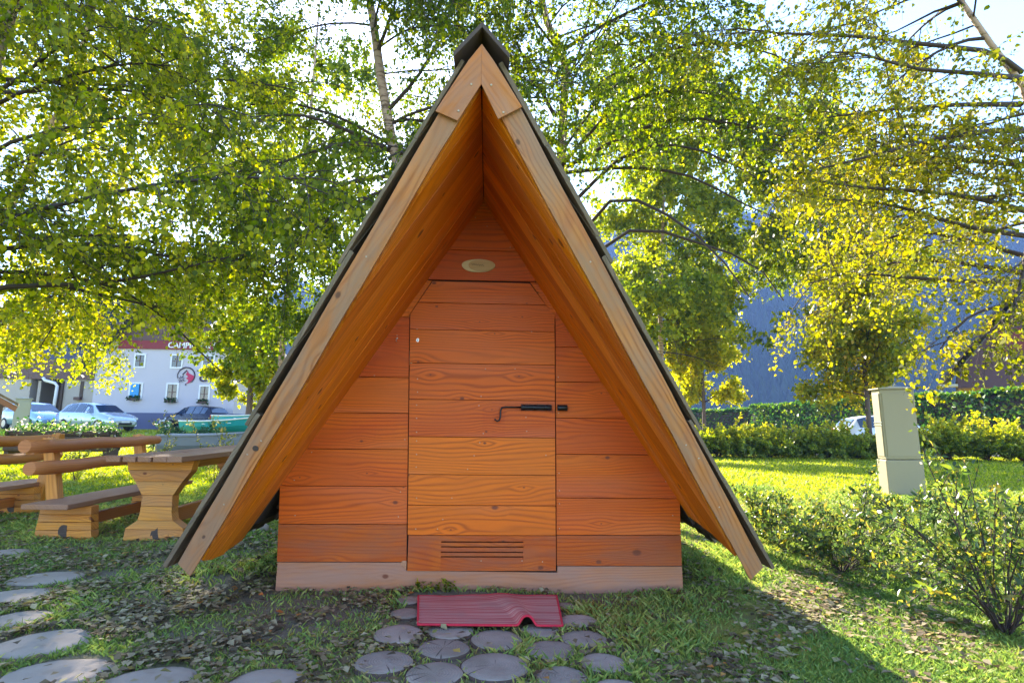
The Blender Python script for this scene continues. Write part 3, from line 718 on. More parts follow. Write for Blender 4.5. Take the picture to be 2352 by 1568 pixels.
def bench(loc, mir, label, y0=-.30, y1=1.70, group='log backed benches'):
    """seat along +Y; backrest on the -X side (mir=1)"""
    be = empty('log_bench', loc, 0, label, 'bench', group)
    mb = MB(); zt_ = .335; be_w = .19
    
    n = 9; top = [(y0+(y1-y0)*k/n, .19+.008*math.sin(k*2.1)) for k in range(n+1)]
    bot = [(y, -.19) for y, _ in top[::-1]]
    mb.prism(top+bot, (0, 0, zt_-.045), (0, 1, 0), (mir, 0, 0), (0, 0, 1), .045)
    o = mb.build('seat', WD_TOP, be, bevel=.008); fixn(o)
    for y in (0, 1.30):
        mb = MB(); h = zt_-.047; cuts = [0, .28, .52, .74, 1.0]
        wdt = lambda z: .245-.035*z if z < .95 else .215
        for i, (a_, b_) in enumerate(zip(cuts[:-1], cuts[1:])):
            po = [(-wdt(a_), a_*h+.0015), (wdt(a_), a_*h+.0015), (wdt(b_), b_*h-.0015), (-wdt(b_), b_*h-.0015)]
            mb.prism(po, (0, y-.05, 0), (1, 0, 0), (0, 0, 1), (0, 1, 0), .10)
        mb.prism([(.045*math.cos(q)-.0, h*.26+.055*math.sin(q)) for q in np.linspace(1.57, 4.71, 9)]+[(.035, h*.26-.05), (.03, h*.26+.05)], (0, y-.0515, 0), (1, 0, 0), (0, 0, 1), (0, 1, 0), .01, 1)  # half-round hole shown as a dark patch, its shade put into colour
        o = mb.build('trestle', [WD_TABLE, WD_DARK], be, bevel=.004); fixn(o)
        mb = MB(); b_ = np.array([-.15*mir, y+.09, .05]); t_ = np.array([-.30*mir, y+.09, .84])
        mb.prism([(0, -.055), (.83, -.045), (.83, .045), (0, .055)], b_-np.array([0, .04, 0]), (t_-b_)/np.linalg.norm(t_-b_), (1, 0, 0), (0, 1, 0), .08)
        mb.tube([t_+(0, 0, -.03), t_+(0, 0, .01), t_+(0, 0, .035)], [.045, .04, .02], 10)
        o = mb.build('post', WD_TABLE, be, bevel=.006); fixn(o)
    mb = MB(); mb.box((0, .65, .13), (.06, 1.2, .10)); fixn(mb.build('stretcher', WD_LOG, be, bevel=.006))
    for x, z, e in ((-.205, .80, -.02), (-.175, .615, .02)):
        mb = MB(); P = [np.array([(x+.008*math.sin(k))*mir, y0-.0+e+(y1-y0-.1)*k/8, z+.006*math.cos(k*1.7)]) for k in range(9)]
        mb.tube(P, [.056]+[.060-.0012*k for k in range(7)]+[.047], 12, wob=.04); mb.build('back_rail', WD_LOG, be)
    return be
tp = ony(365, 1238, 5.26)
table((float(tp[0])-.02, 5.26, 0))
bp = ony(152, 1238, 5.26)
bench((float(bp[0]), 5.26, 0), 1, 'sunlit log bench in front of the picnic table, its backrest of two round logs')
bench((float(bp[0])-1.52, 5.30, 0), -1, 'log bench cut by the left photo edge, back to back with the other bench')
kb = None

# ------------------------------------------------------------------ electric cabinets
CABM = plain('cabinet_khaki', (.31, .265, .155), .6, bumpsc=25, var=.06)
CABG = plain('cabinet_grey', (.33, .34, .29), .6, bumpsc=25, var=.08)
def cabinet(loc, rz, mat, label, wd=.46, dp=.26, h=1.52, lean=0, base=.55):
    ca_ = empty('electric_cabinet', loc, rz, label, 'electric cabinet', 'electric hook-up cabinets')
    ca_.rotation_euler = (0, lean, rz)
    def rbox(cx, cy, x, y, z0, z1, name, par, taper=0, bev=.012):
        mb = MB(); a = [(-x/2, -y/2), (x/2, -y/2), (x/2, y/2), (-x/2, y/2)]
        mb.v = [np.array([cx+p, cy+q, z0]) for p, q in a]+[np.array([cx+p*(1-taper), cy+q*(1-taper), z1]) for p, q in a]
        Z_ = [(0, 0, 0)]*4
        for f in ((3, 2, 1, 0), (4, 5, 6, 7), (0, 1, 5, 4), (1, 2, 6, 5), (2, 3, 7, 6), (3, 0, 4, 7)): mb.face(f, Z_)
        return mb.build(name, mat, par, bevel=bev)
    rbox(0, 0, wd+.03, dp+.03, -.05, base, 'plinth', ca_)
    b = rbox(0, 0, wd, dp, base+.008, h, 'body', ca_)
    rbox(0, -dp/2-.004, wd-.05, .012, base+.05, h-.06, 'door', ca_, bev=.004)
    rbox(-wd/2-.004, 0, .012, dp-.05, base+.05, h-.06, 'side_panel', ca_, bev=.004)
    mb = MB(); mb.box((-wd/2-.012, .0, 1.08), (.012, dp-.03, .012)); mb.box((-wd/2-.012, .0, 1.12), (.012, dp-.03, .012)); mb.build('latch', STEEL, ca_)
    mb = MB(); e = .03
    q = [(-wd/2-e, -dp/2-e), (wd/2+e, -dp/2-e), (wd/2+e, dp/2+e), (-wd/2-e, dp/2+e)]
    mb.v = [np.array([x, y, h+.002]) for x, y in q]+[np.array([x, y, h+.022]) for x, y in q]+[np.array([-.02, -dp/2+.02, h+.05]), np.array([-.02, dp/2-.02, h+.05])]
    Z4 = [(0, 0, 0)]*4
    for f in ((3, 2, 1, 0), (0, 1, 5, 4), (1, 2, 6, 5), (2, 3, 7, 6), (3, 0, 4, 7), (4, 5, 8), (5, 6, 9, 8), (6, 7, 9), (7, 4, 8, 9)): mb.face(f, Z4[:len(f)])
    mb.build('cap', mat, ca_, bevel=.004); return ca_
c_ = onz(2080, 1141)
cabinet((float(c_[0])+.07, float(c_[1])+.14, 0), R(-10), CABM, 'tall khaki electric cabinet standing on the sunny lawn right of the cabin', wd=.50, h=1.63, lean=R(-1.2))
c_ = ony(46, 985, 19.0)
cabinet((float(c_[0]), 19.0, float(ground_h(c_[0], 19)[0])), R(38), CABG, 'grey-green electric cabinet behind the benches at the left edge', wd=.40, dp=.34, h=1.62)

# ------------------------------------------------------------------ buildings
WALL = plain('lilac_render', (.54, .49, .53), .9, bumpsc=50, var=.05)
WALLB = plain('beige_render', (.42, .36, .31), .9, bumpsc=50, var=.06)
PLINTH = plain('blue_grey_plinth', (.13, .13, .22), .9, bumpsc=20, var=.1)
TIM = wood('brown_timber', (.13, .07, .06), (.06, .03, .03), tones=.3)
ROOFT = plain('roof_tiles', (.06, .06, .08), .8, bumpsc=8, var=.3)
GLASS = plain('window_glass', (.02, .025, .04), .08, 0, .9, var=.05)
WHITE = plain('white_paint', (.78, .76, .76), .5, var=.05)
BLUEP = plain('blue_shutter', (.03, .30, .62), .5, var=.1)
YEL = plain('yellow_render', (.75, .48, .05), .8, bumpsc=30, var=.08)
TEAL = plain('teal_paint', (.03, .30, .33), .4, var=.12)
REDP = plain('dark_red', (.22, .015, .02), .6, var=.1)
LOGOR = plain('logo_red', (.52, .02, .09), .6, var=.03); LOGOD = plain('logo_dark', (.035, .015, .05), .6, var=.03)
def box_(mb, x0, x1, y0, y1, z0, z1, mat=0): mb.box(((x0+x1)/2, (y0+y1)/2, (z0+z1)/2), (x1-x0, y1-y0, z1-z0), mat)
def window(par, x, y, z, wd, h, frame=WHITE, fl=True, shut=False):
    mb = MB()
    for (a, b, c, d) in ((x-wd/2-.1, x+wd/2+.1, z+h/2, z+h/2+.1), (x-wd/2-.1, x+wd/2+.1, z-h/2-.1, z-h/2), (x-wd/2-.1, x-wd/2, z-h/2, z+h/2), (x+wd/2, x+wd/2+.1, z-h/2, z+h/2)): box_(mb, a, b, y-.03, y+.02, c, d)
    wn_ = mb.build('window', frame, par)
    mb = MB(); box_(mb, x-.03, x+.03, y-.015, y, z-h/2, z+h/2, 1); box_(mb, x-wd/2, x+wd/2, y-.0, y+.02, z-h/2, z+h/2)
    box_(mb, x-wd/2+.0, x+wd/2, y-.012, y-.001, z-.02, z+.02, 1)
    mb.build('pane', [GLASS, TIM], wn_)
    if shut: mb = MB(); box_(mb, x-wd/2+.02, x+wd/2-.12, y-.06, y-.035, z-h/2+.02, z+h/2); mb.build('blind', BLUEP, wn_)
    if fl:
        mb = MB(); box_(mb, x-wd/2, x+wd/2, y-.28, y-.06, z-h/2-.15, z-h/2-.02); fb = mb.build('flower_box', TIM, wn_)
        n = 150; P = np.column_stack([rng.uniform(x-wd/2-.05, x+wd/2+.05, n), rng.uniform(y-.34, y-.05, n), rng.uniform(z-h/2-.12, z-h/2+.16, n)])
        V, Fq = leaf_quads(P, .1); np_mesh('flowers', V, Fq, rng.random(n)*.6, LEAF_DARK, wn_)
    return wn_
ST_G = [(0, (.018, .05, .016)), (.5, (.045, .10, .02)), (1, (.12, .19, .03))]
LEAF_DARK = leafmat('leaf_dark', ST_G, .35)

HY = 38.0
def hx(px): return float(ony(px, 960, HY)[0])
def hz(py, px=370): return float(ony(px, py, HY)[2])
gh = float(ground_h(hx(370), HY)[0])
house = empty('camp_house', (hx(370), HY, gh), 0, 'lilac-white house with steep brown gable, red banner and round mountain emblem', 'house')
def hb(mb, name, mat, par=None, bevel=0):
    mb.v = [np.array(p)-np.array([hx(370), HY, gh]) for p in mb.v]; o = mb.build(name, mat, par or house, bevel); return o
def hwin(*a, **k):
    o = window(house, *a, **k)
    return o
xl, xr = hx(207), hx(534); ze = hz(822); xm = (xl+xr)/2; slope = 1.12; za = ze+(xr-xm)*slope
mb = MB(); Wp = [(xl, gh), (xr, gh), (xr, ze), (xm, za), (xl, ze)]
mb.prism(clip(Wp, 0, 1, hz(786)), (0, HY, 0), X3, Z3, Yd, 12.0, 0); fixn(hb(mb, 'wall', WALL))
mb = MB(); mb.prism(clip(Wp, 0, -1, -hz(786)-.002), (0, HY+.05, 0), X3, Z3, Yd, 11.9, 0); fixn(hb(mb, 'timber_gable', TIM))
mb = MB(); box_(mb, xl-.03, xr+.03, HY-.05, HY+12, gh-.3, gh+1.05); hb(mb, 'plinth', PLINTH)
for s_ in (-1, 1):
    mb = MB(); e = 1.0; a = (xm, za+.05); b = (xm+s_*((xr-xm)+e*.75), za+.05-((xr-xm)+e*.75)*slope)
    mb.prism([a, b, (b[0], b[1]+.28), (a[0], a[1]+.28)], (0, HY-.8, 0), X3, Z3, Yd, 13.4); fixn(hb(mb, 'roof', TIM if False else ROOFT))
    mb = MB(); mb.prism([a, b, (b[0], b[1]+.22), (a[0], a[1]+.22)], (0, HY-.86, 0), X3, Z3, Yd, .055); fixn(hb(mb, 'barge_board', TIM))
def text(body, size, loc, mat, par, name='lettering', shear=0, thick=.02, base=None, rx=90, bold=0):
    cu = bpy.data.curves.new('t', 'FONT'); cu.body = body; cu.size = size; cu.extrude = thick/2; cu.shear = shear; cu.offset = bold; cu.align_x = 'LEFT'; cu.resolution_u = 3
    o = bpy.data.objects.new('t', cu); COL.objects.link(o); o.rotation_euler = (R(rx), 0, 0)
    bpy.context.view_layer.update(); dg = bpy.context.evaluated_depsgraph_get()
    me = bpy.data.meshes.new_from_object(o.evaluated_get(dg)); me.transform(Matrix.Rotation(R(rx), 4, 'X'))
    bpy.data.objects.remove(o); me.materials.clear(); me.materials.append(mat)
    ob = bpy.data.objects.new(name, me); COL.objects.link(ob); ob.parent = par; ob.location = loc; return ob
HO = np.array([hx(370), HY, gh])
mb = MB(); zb0, zb1 = hz(803, 440), hz(784, 440)
box_(mb, hx(256), hx(487), HY-.12, HY-.02, zb0, zb1); ban = hb(mb, 'banner', REDP); tag(ban, 'dark red banner with white capitals under the gable')
text('CAMPING & BAR', .52, np.array([hx(372), HY-.14, zb0+.10])-HO, WHITE, ban, bold=.012)
# emblem: ring, mountain, star flower
ec = ony(428, 863, HY); r_ = 19/F*HY*1.0
mb = MB(); arc = [np.array([ec[0]+r_*math.cos(a), HY-.04, ec[2]+r_*math.sin(a)]) for a in np.linspace(-.9, 3.5, 40)]
mb.tube(arc, [.012+.03*math.sin(math.pi*i/39) for i in range(40)], 6); em = hb(mb, 'emblem_ring', LOGOD)
mb = MB(); mt = [(.02, .72), (.30, .30), (.52, .20), (.95, .0), (.86, -.40), (.52, -.78), (.05, -.93), (.28, -.70), (.30, -.45), (.02, -.30), (.24, -.12), (.15, .05), (-.06, .15), (.12, .42)]
mb.prism([(ec[0]+x*r_, ec[2]+z*r_) for x, z in mt], (0, HY-.03, 0), X3, Z3, -Yd, .02); fixn(hb(mb, 'emblem_mountain', LOGOR))
mb = MB()
mb.prism([(ec[0]+x*r_, ec[2]+z*r_) for x, z in [(.0, .70), (-.46, .18), (-.40, .10), (.06, .56)]], (0, HY-.03, 0), X3, Z3, -Yd, .02); hb(mb, 'emblem_peak', LOGOD); mb = MB()
for k in range(8):
    a = k*math.pi/4+.3; fx, fz = ec[0]-.50*r_, ec[2]-.38*r_; L = r_*(.52 if k % 2 else .42)
    mb.prism([(fx+.08*r_*math.cos(a), fz+.08*r_*math.sin(a)), (fx+L*.6*math.cos(a-.18), fz+L*.6*math.sin(a-.18)), (fx+L*math.cos(a), fz+L*math.sin(a)), (fx+L*.6*math.cos(a+.18), fz+L*.6*math.sin(a+.18))], (0, HY-.052, 0), X3, Z3, -Yd, .02)
fixn(hb(mb, 'emblem_stem', LOGOD)); mb = MB()
mb.prism([(ec[0]+x*r_, ec[2]+z*r_) for x, z in [(-.02, -.93), (.10, -.93), (.08, -1.12), (-.02, -1.12)]], (0, HY-.03, 0), X3, Z3, -Yd, .02)
fixn(hb(mb, 'emblem_stem', LOGOD))
t0 = ony(452, 876, HY); text('Cvetno', .98, np.array([t0[0], HY-.05, t0[2]])-HO, LOGOD, house, shear=.45, bold=-.0)
def rel(px0, px1, py0, py1):
    x0, x1 = hx(px0), hx(px1); z0, z1 = hz(py1), hz(py0); return (x0+x1)/2-HO[0], -.0, (z0+z1)/2-HO[2], x1-x0, z1-z0
for (a, b, c_, d_, kw) in ((293, 318, 882, 914, dict(shut=True)), (379, 401, 882, 918, {}), (455, 474, 886, 920, {}), (456, 479, 816, 842, dict(fl=False)), (383, 405, 816, 842, dict(fl=False)), (298, 318, 816, 842, dict(fl=False))):
    x, y, z, wd_, h_ = rel(a, b, c_, d_); window(house, x, -.02, z, wd_, h_, **kw)
for (a, b) in ((295, 313), (372, 385)):
    x, y, z, wd_, h_ = rel(a, b, 967, 976); window(house, x, -.06, z, wd_, h_, fl=False)
mb = MB(); box_(mb, hx(425), hx(446), HY+1.5, HY+2.2, za-2.4, za+.8); hb(mb, 'chimney', WALLB)
# wing to the left, with a dark porch
wx = hx(90); wing = empty('side_wing', (wx, HY+2, gh), 0, 'low beige wing with brown boarding and a dark entrance porch left of the house', 'house')
def wb(mb, name, mat, par=None):
    mb.v = [np.array(p)-np.array([wx, HY+2, gh]) for p in mb.v]; o = mb.build(name, mat, par or wing); fixn(o); return o
Y2 = HY+2
def wxp(px): return float(ony(px, 960, Y2)[0])
def wzp(py): return float(ony(130, py, Y2)[2])
mb = MB(); box_(mb, wxp(135), xl-.02, Y2, Y2+8, gh, wzp(871)); wb(mb, 'wall', WALLB)
mb = MB(); box_(mb, wxp(-60), wxp(60), Y2, Y2+8, gh, wzp(871)); wb(mb, 'wall', WALLB)
mb = MB(); box_(mb, wxp(60.5), wxp(134.5), Y2+2.2, Y2+2.4, gh, wzp(871)); wb(mb, 'porch_recess', WD_DARK); mb = MB(); box_(mb, wxp(134), wxp(139), Y2-.15, Y2+2, gh, wzp(871)-.1); wb(mb, 'porch_cheek', WD_DARK)
mb = MB(); box_(mb, wxp(72), wxp(79), Y2+.2, Y2+.3, gh, wzp(874)); wb(mb, 'porch_post', WALLB)
mb = MB(); box_(mb, wxp(-60), xl-.02, Y2-.12, Y2+8, wzp(871)+.002, wzp(826)); wb(mb, 'boarding', TIM)
mb = MB(); mb.prism([(wxp(-70), wzp(832)), (xl-.03, wzp(832)), (xl-.03, wzp(826)+3.8), (wxp(-70), wzp(826)+3.8)], (0, Y2-.9, 0), X3, (0, .72, .70), (0, -.70, .72), .25); wb(mb, 'roof', ROOFT)
mb = MB(); P = [(wxp(117), wzp(868)), (wxp(124), wzp(878)), (wxp(161), wzp(889)), (wxp(166), wzp(896)), (wxp(160), gh+.2)]
P = [(wxp(95), wzp(868)), (wxp(100), wzp(874)), (wxp(124), wzp(880)), (wxp(130), wzp(886)), (wxp(127), gh+.2)]
mb.tube([(x, Y2-.3, z) for x, z in P], .10, 8); wb(mb, 'downpipe', WHITE)
mb = MB(); box_(mb, wxp(176), wxp(184), Y2-.03, Y2+.02, wzp(913), wzp(874)); wn = wb(mb, 'window', WD_DARK)
mb = MB(); box_(mb, wxp(170), wxp(184), Y2-.3, Y2-.04, wzp(918), wzp(911)); wb(mb, 'flower_box', TIM, wn)
# small yellow building far behind
yx = float(ony(600, 960, 62)[0])
yb = empty('yellow_hut', (yx, 62, .36), 0, 'small yellow hut with teal doors seen past the house corner', 'hut')
mb = MB(); mb.box((0, 2, 1.6), (9, 4, 3.6)); mb.build('wall', YEL, yb)
mb = MB(); mb.box((-3.6, -.05, 1.0), (1.5, .1, 2.0)); mb.build('door', TEAL, yb); mb = MB(); mb.box((-1.4, -.05, 1.0), (1.5, .1, 2.0)); mb.build('door', TEAL, yb)
mb = MB(); mb.box((0, 1.8, 3.5), (9.8, 5.2, .25)); mb.build('roof', ROOFT, yb)
# house at the right edge
RY = 31.0
r0 = ony(2157, 881, RY); rh = empty('brown_chalet', (float(r0[0]), RY, 0), R(-40), 'brown boarded chalet with a yellow lower wall and a steep roof at the right edge', 'house')
ez = float(r0[2]); hw_ = 5.6; slp = 1.35; az_ = ez+hw_*slp
def rb(mb, name, mat): o = mb.build(name, mat, rh); fixn(o); return o
for s_ in (-1, 1):
    q = lambda d, o_: (hw_+s_*d, az_-d*slp+o_)
    mb = MB(); mb.prism([q(0, 0), q(hw_, 0), q(hw_, .30), q(0, .30)], (0, 0, 0), X3, Z3, Yd, 11); rb(mb, 'roof', ROOFT)
    mb = MB(); mb.prism([q(0, -.02), q(hw_, -.02), q(hw_-.25, -.02), q(0, -.36)], (0, .02, 0), X3, Z3, Yd, .06); rb(mb, 'barge_board', TIM)
mb = MB(); mb.prism([(.85, ez-.22), (2*hw_-.85, ez-.22), (2*hw_-.85, ez+.6), (hw_, az_-.6), (.85, ez+.6)], (0, 1.0, 0), X3, Z3, Yd, 9); rb(mb, 'boarded_gable', plain('purple_brown_boards', (.12, .06, .06), .8, bumpsc=12, var=.1))
mb = MB(); box_(mb, 2.7, 2*hw_-2.7, .84, .99, ez+1.75, ez+3.0); rb(mb, 'balcony_boards', plain('red_brown_boards', (.17, .02, .015), .6, var=.15))
mb = MB(); box_(mb, 2.9, 2*hw_-1.2, 1.3, 9, 0, ez-.225); rb(mb, 'lower_wall', YEL)
mb = MB(); box_(mb, .02, .84, .15, 1.0, ez-.16, ez-.03); rb(mb, 'eave_box', plain('pale_eave', (.55, .48, .33), .7))
# shelter roof at the far left
sx = ony(42, 935, 14.0)
sh = empty('wooden_shelter', (float(sx[0])-1.05*math.cos(R(38)), 14-1.05*math.sin(R(38)), 0), R(38), 'small open wooden shelter with a weathered pitched roof at the far left edge', 'shelter')
for s_ in (-1, 1):
    mb = MB(); za_ = 1.97; mb.prism([(0, za_), (s_*1.05, za_-.66), (s_*1.05, za_-.60), (0, za_+.06)], (0, 0, 0), X3, Z3, Yd, .7); fixn(mb.build('roof', WD_ROOF, sh))
    mb = MB(); mb.prism([(0, za_-.02), (s_*1.04, za_-.68), (s_*1.0, za_-.80), (0, za_-.16)], (0, .05, 0), X3, Z3, Yd, .03); fixn(mb.build('barge_board', WD_TOP, sh))
    for y in (.12, .58): mb = MB(); mb.box((s_*.72, y, .68), (.09, .09, 1.38)); mb.build('post', WD_DARK, sh)
for y in (.12, .58): mb = MB(); mb.box((0, y, 1.33), (1.6, .08, .10)); mb.build('beam', TIM, sh)

# ------------------------------------------------------------------ cars
RUB = plain('tyre_rubber', (.015, .015, .015), .8); RIM = plain('wheel_rim', (.4, .4, .42), .3, .8)
CGL = plain('car_glass', (.03, .05, .09), .03, 0, 1.0, var=.02)
LAMP = plain('car_lamp', (.7, .7, .68), .1); TAIL = plain('tail_lamp', (.5, .02, .01), .2)
def car(loc, rz, paint, label, L=4.2, kind=0):
    """x forward"""
    c = empty('parked_car', loc, rz, label, 'car', 'cars parked along the camp road')
    # stations: x, z_sill, z_belt, half width, roof z (None = bonnet), roof half width
    s = L/4.2
    st = [(-2.08, .42, .62, .60, .66, .50), (-2.04, .30, .86, .74, .90, .62), (-1.95, .24, .93, .80, 1.00, .66), (-1.62, .22, .95, .84, 1.33, .56), (-1.20, .22, .95, .86, 1.42, .57), (-.55, .22, .94, .865, 1.455, .58), (.05, .22, .93, .865, 1.44, .58),
          (.45, .22, .92, .86, 1.34, .58), (1.05, .22, .91, .85, .96, .70), (1.45, .22, .86, .83, .90, .66), (1.80, .24, .76, .79, .79, .60), (2.00, .28, .62, .70, .66, .54), (2.10, .36, .52, .56, .56, .45)]
    mb = MB(); K = 13
    for (x, zs_, zb, hw, zr, rw) in st:
        half = [(0, zs_), (hw*.85, zs_), (hw, zs_+.10), (hw+.015, (zs_+zb)/2), (hw-.01, zb), (rw, zr), (0, zr+.03)]
        ring = [(y, z) for y, z in half]+[(-y, z) for y, z in half[-2:0:-1]]
        for y, z in ring: mb.v.append(np.array([x*s, y, z]))
    n = len(ring)
    for i in range(len(st)-1):
        for j in range(n):
            j2 = (j+1) % n; mb.face([i*n+j, (i+1)*n+j, (i+1)*n+j2, i*n+j2], [(0, 0, 0)]*4, 0, True)
    mb.face(range(n), [(0, 0, 0)]*n); e = (len(st)-1)*n; mb.face([e+j for j in range(n)][::-1], [(0, 0, 0)]*n)
    b = mb.build('body', paint, c); fixn(b)
    def P(i, j): return mb.v[i*n+j]
    def quad(name, pts, mat, shr=.12, off=.012):
        pts = [np.array(p) for p in pts]; ce = sum(pts)/len(pts); nm = np.cross(pts[1]-pts[0], pts[2]-pts[0]); nm /= np.linalg.norm(nm)
        if nm@(ce-np.array([0, 0, .8])) < 0: nm = -nm
        q = MB(); q.v = [p+(ce-p)*shr+nm*off for p in pts]; q.face(range(len(pts)), [(0, 0, 0)]*len(pts)); return q.build(name, mat, c)
    jb, jr = 4, 5; mjb, mjr = n-4, n-5
    for (a_, b_) in ((3, 4), (4, 5), (5, 6), (6, 7)):
        for (u, v) in ((jb, jr), (mjb, mjr)): quad('side_window', [P(a_, u), P(b_, u), P(b_, v), P(a_, v)], CGL, .10)
    for (u, v) in ((jb, jr), (mjb, mjr)): quad('side_window', [P(7, u), P(8, u)*.8+P(7, u)*.2, P(7, v)], CGL, .12)
    quad('windscreen', [P(8, jr), P(7, jr), P(7, mjr), P(8, mjr)], CGL, .07, .04)
    quad('rear_window', [P(2, jr), P(3, jr), P(3, mjr), P(2, mjr)], CGL, .10, .04)
    for x in (-1.28*s, 1.30*s):
        for sy in (-1, 1):
            w_ = MB(); w_.tube([(x, sy*.70, .31), (x, sy*.88, .31)], .31, 20); wh = w_.build('wheel', RUB, c)
            w_ = MB(); w_.tube([(x, sy*.87, .31), (x, sy*.892, .31)], .20, 14); w_.build('rim', RIM, wh)
    for sy in (-1, 1):
        w_ = MB(); w_.box((1.90*s, sy*.62, .66), (.22, .26, .12)); w_.build('headlight', LAMP, c, bevel=.03)
        w_ = MB(); w_.box((-2.02*s, sy*.66, .82), (.10, .2, .20)); w_.build('tail_light', TAIL, c, bevel=.02)
        w_ = MB(); w_.box((.62*s, sy*.97, .98), (.10, .16, .11)); w_.build('wing_mirror', paint, c, bevel=.02)
    w_ = MB(); w_.box((2.06*s, 0, .40), (.10, .7, .12)); w_.build('grille', RUB, c, bevel=.01)
    w_ = MB(); w_.box((2.11*s, 0, .5), (.02, .42, .1)); w_.build('number_plate', WHITE, c)
    return c
def paint(n, c, m=.5): return plain(n, c, .22, m, .6, var=.02)
PB = paint('sky_reflection_paint', (.35, .50, .68)); PS = paint('silver_paint', (.50, .58, .68)); PD = paint('black_paint', (.015, .015, .03), .2); PW = paint('white_paint_car', (.75, .76, .8), .1)  # the pale blue is sky reflection put into a silver car's paint
def onroad(px, Y): p = ony(px, 980, Y); return (float(p[0]), Y, float(ground_h(p[0], Y)[0])+.03)
car(onroad(222, 31.0), R(-22), PS, 'silver-blue estate car parked nose right behind the planter, before the house')
car(onroad(78, 32.5), R(-28), PB, 'silver car with painted sky-blue reflection, partly hidden by the grey cabinet at the left', 4.0)
car(onroad(452, 36.6), R(155), PD, 'black car parked by the house wall, its rear towards the teal boat')
car(onroad(2040, 23.2), R(-8), PW, 'white car standing behind the electric cabinet in front of the hedge', 4.0)

# ------------------------------------------------------------------ boats
BGREY = plain('grey_boat_paint', (.22, .24, .30), .5, bumpsc=10, var=.15); BIN = plain('boat_inside', (.40, .42, .46), .6, var=.2)
BT = plain('teal_boat_paint', (.02, .34, .42), .4, var=.12); BRIM = plain('boat_gunwale', (.82, .84, .84), .5, var=.06)
def boat(loc, rz, hull, rim, label, L=4.2, B=.75, H=.55, lift=.35, keel=True):
    c = empty('rowing_boat', loc, rz, label, 'boat', 'rowing boats laid up on the grass')
    n, m = 18, 6; mb = MB(); W_ = []
    def sec(t_):   # t 0 stern .. 1 bow
        b = B*(1-max(0, (t_-.35)/.65)**2.3)*(.72+.28*min(1, t_/.35)); sh = H+.10*(1-t_)**2*.3+.42*t_**2.4; kz = .0+.30*max(0, (t_-.6)/.4)**2.2
        return b, sh, kz
    rows = []
    for i in range(n+1):
        t_ = i/n; b, sh, kz = sec(t_); row = []
        for j in range(-m, m+1):
            q = abs(j)/m; y = math.copysign(b*(math.sin(q*math.pi/2))**.8, j) if j else 0; z = kz+(sh-kz)*(1-math.cos(q*math.pi/2))**.9
            if j and j % 2 == 0: y *= 1.03
            row.append(np.array([(t_-.5)*L+.25*q*t_**3, y, z+lift]))
        rows.append(row)
    for off_, flip in ((0, 0), (.03, 1)):
        b0 = len(mb.v)
        for row in rows:
            for p in row: mb.v.append(p+np.array([0, -np.sign(p[1])*off_, off_]))
        w_ = 2*m+1
        for i in range(n):
            for j in range(2*m):
                q = [b0+i*w_+j, b0+(i+1)*w_+j, b0+(i+1)*w_+j+1, b0+i*w_+j+1]; mb.face(q if flip else q[::-1], [(0, 0, 0)]*4, flip)
    mb.face([j for j in range(2*m+1)], [(0, 0, 0)]*(2*m+1), 0)
    h = mb.build('hull', [hull, BIN], c)
    for s_ in (0, -1):
        g_ = MB(); g_.tube([rows[i][s_] for i in range(n+1)], .032, 6); g_.build('gunwale', rim, c)
    g_ = MB(); g_.tube([rows[0][0], rows[0][-1]], .03, 6); g_.build('transom_rail', rim, c)
    for t_ in (.3, .55, .75):
        i = int(t_*n); g_ = MB(); a = rows[i][1]; b_ = rows[i][-2]; g_.bar(a, b_, .22, .025); g_.build('thwart', rim, c)
    if keel:
        for x in (-L*.28, L*.25): g_ = MB(); g_.box((x, 0, lift/2+.02), (.14, B*1.5, lift)); g_.build('cradle', WD_LOG, c)
    return c
def bo(px, Y): p = ony(px, 1000, Y); return (float(p[0]), Y, float(ground_h(p[0], Y)[0]))
boat(bo(548, 15.6), R(12), BGREY, BGREY, 'grey clinker rowing boat behind the end of the picnic table', 3.6, .7, .5, .10)
boat(bo(536, 22.6), R(4), BT, BRIM, 'teal rowing boat with a white rim resting on a brown cradle', 3.6, .8, .42, .45)
boat(bo(590, 26.0), R(16), paint('bright_blue_boat', (.06, .42, .60), 0), BRIM, 'bright blue boat with a raised bow, behind the small tree', 3.6, .8, .45, .55)

# ------------------------------------------------------------------ planter
px_ = ony(150, 990, 14.5); pl = empty('log_planter', (float(px_[0]), 14.5, 0), R(4), 'long dark log planter full of flowers behind the benches', 'planter')
mb = MB(); 
for z in (.30, .42, .54, .66):
    mb.tube([(-1.15, -.25, z), (1.15, -.25, z)], .065, 8); mb.tube([(-1.15, .25, z), (1.15, .25, z)], .065, 8)
for x in (-1.1, 1.1): mb.box((x, 0, .35), (.1, .5, .75))
mb.build('box', WD_DARK, pl); mb = MB(); mb.box((0, 0, .58), (2.2, .44, .1)); mb.build('soil', plain('potting_soil', (.05, .03, .02), .95), pl)
n = 2600; P = np.column_stack([rng.uniform(-1.15, 1.15, n), rng.normal(0, .16, n), .64+np.abs(rng.normal(0, .11, n))*(1+.5*np.sin(rng.uniform(0, 6, n)))])
V, Fq = leaf_quads(P, .065); np_mesh('flowers', V, Fq, rng.random(n), leafmat('planter_leaf', [(0, (.02, .07, .02)), (.6, (.10, .2, .04)), (.85, (.3, .32, .1)), (.95, (.7, .6, .55))], .4), pl)
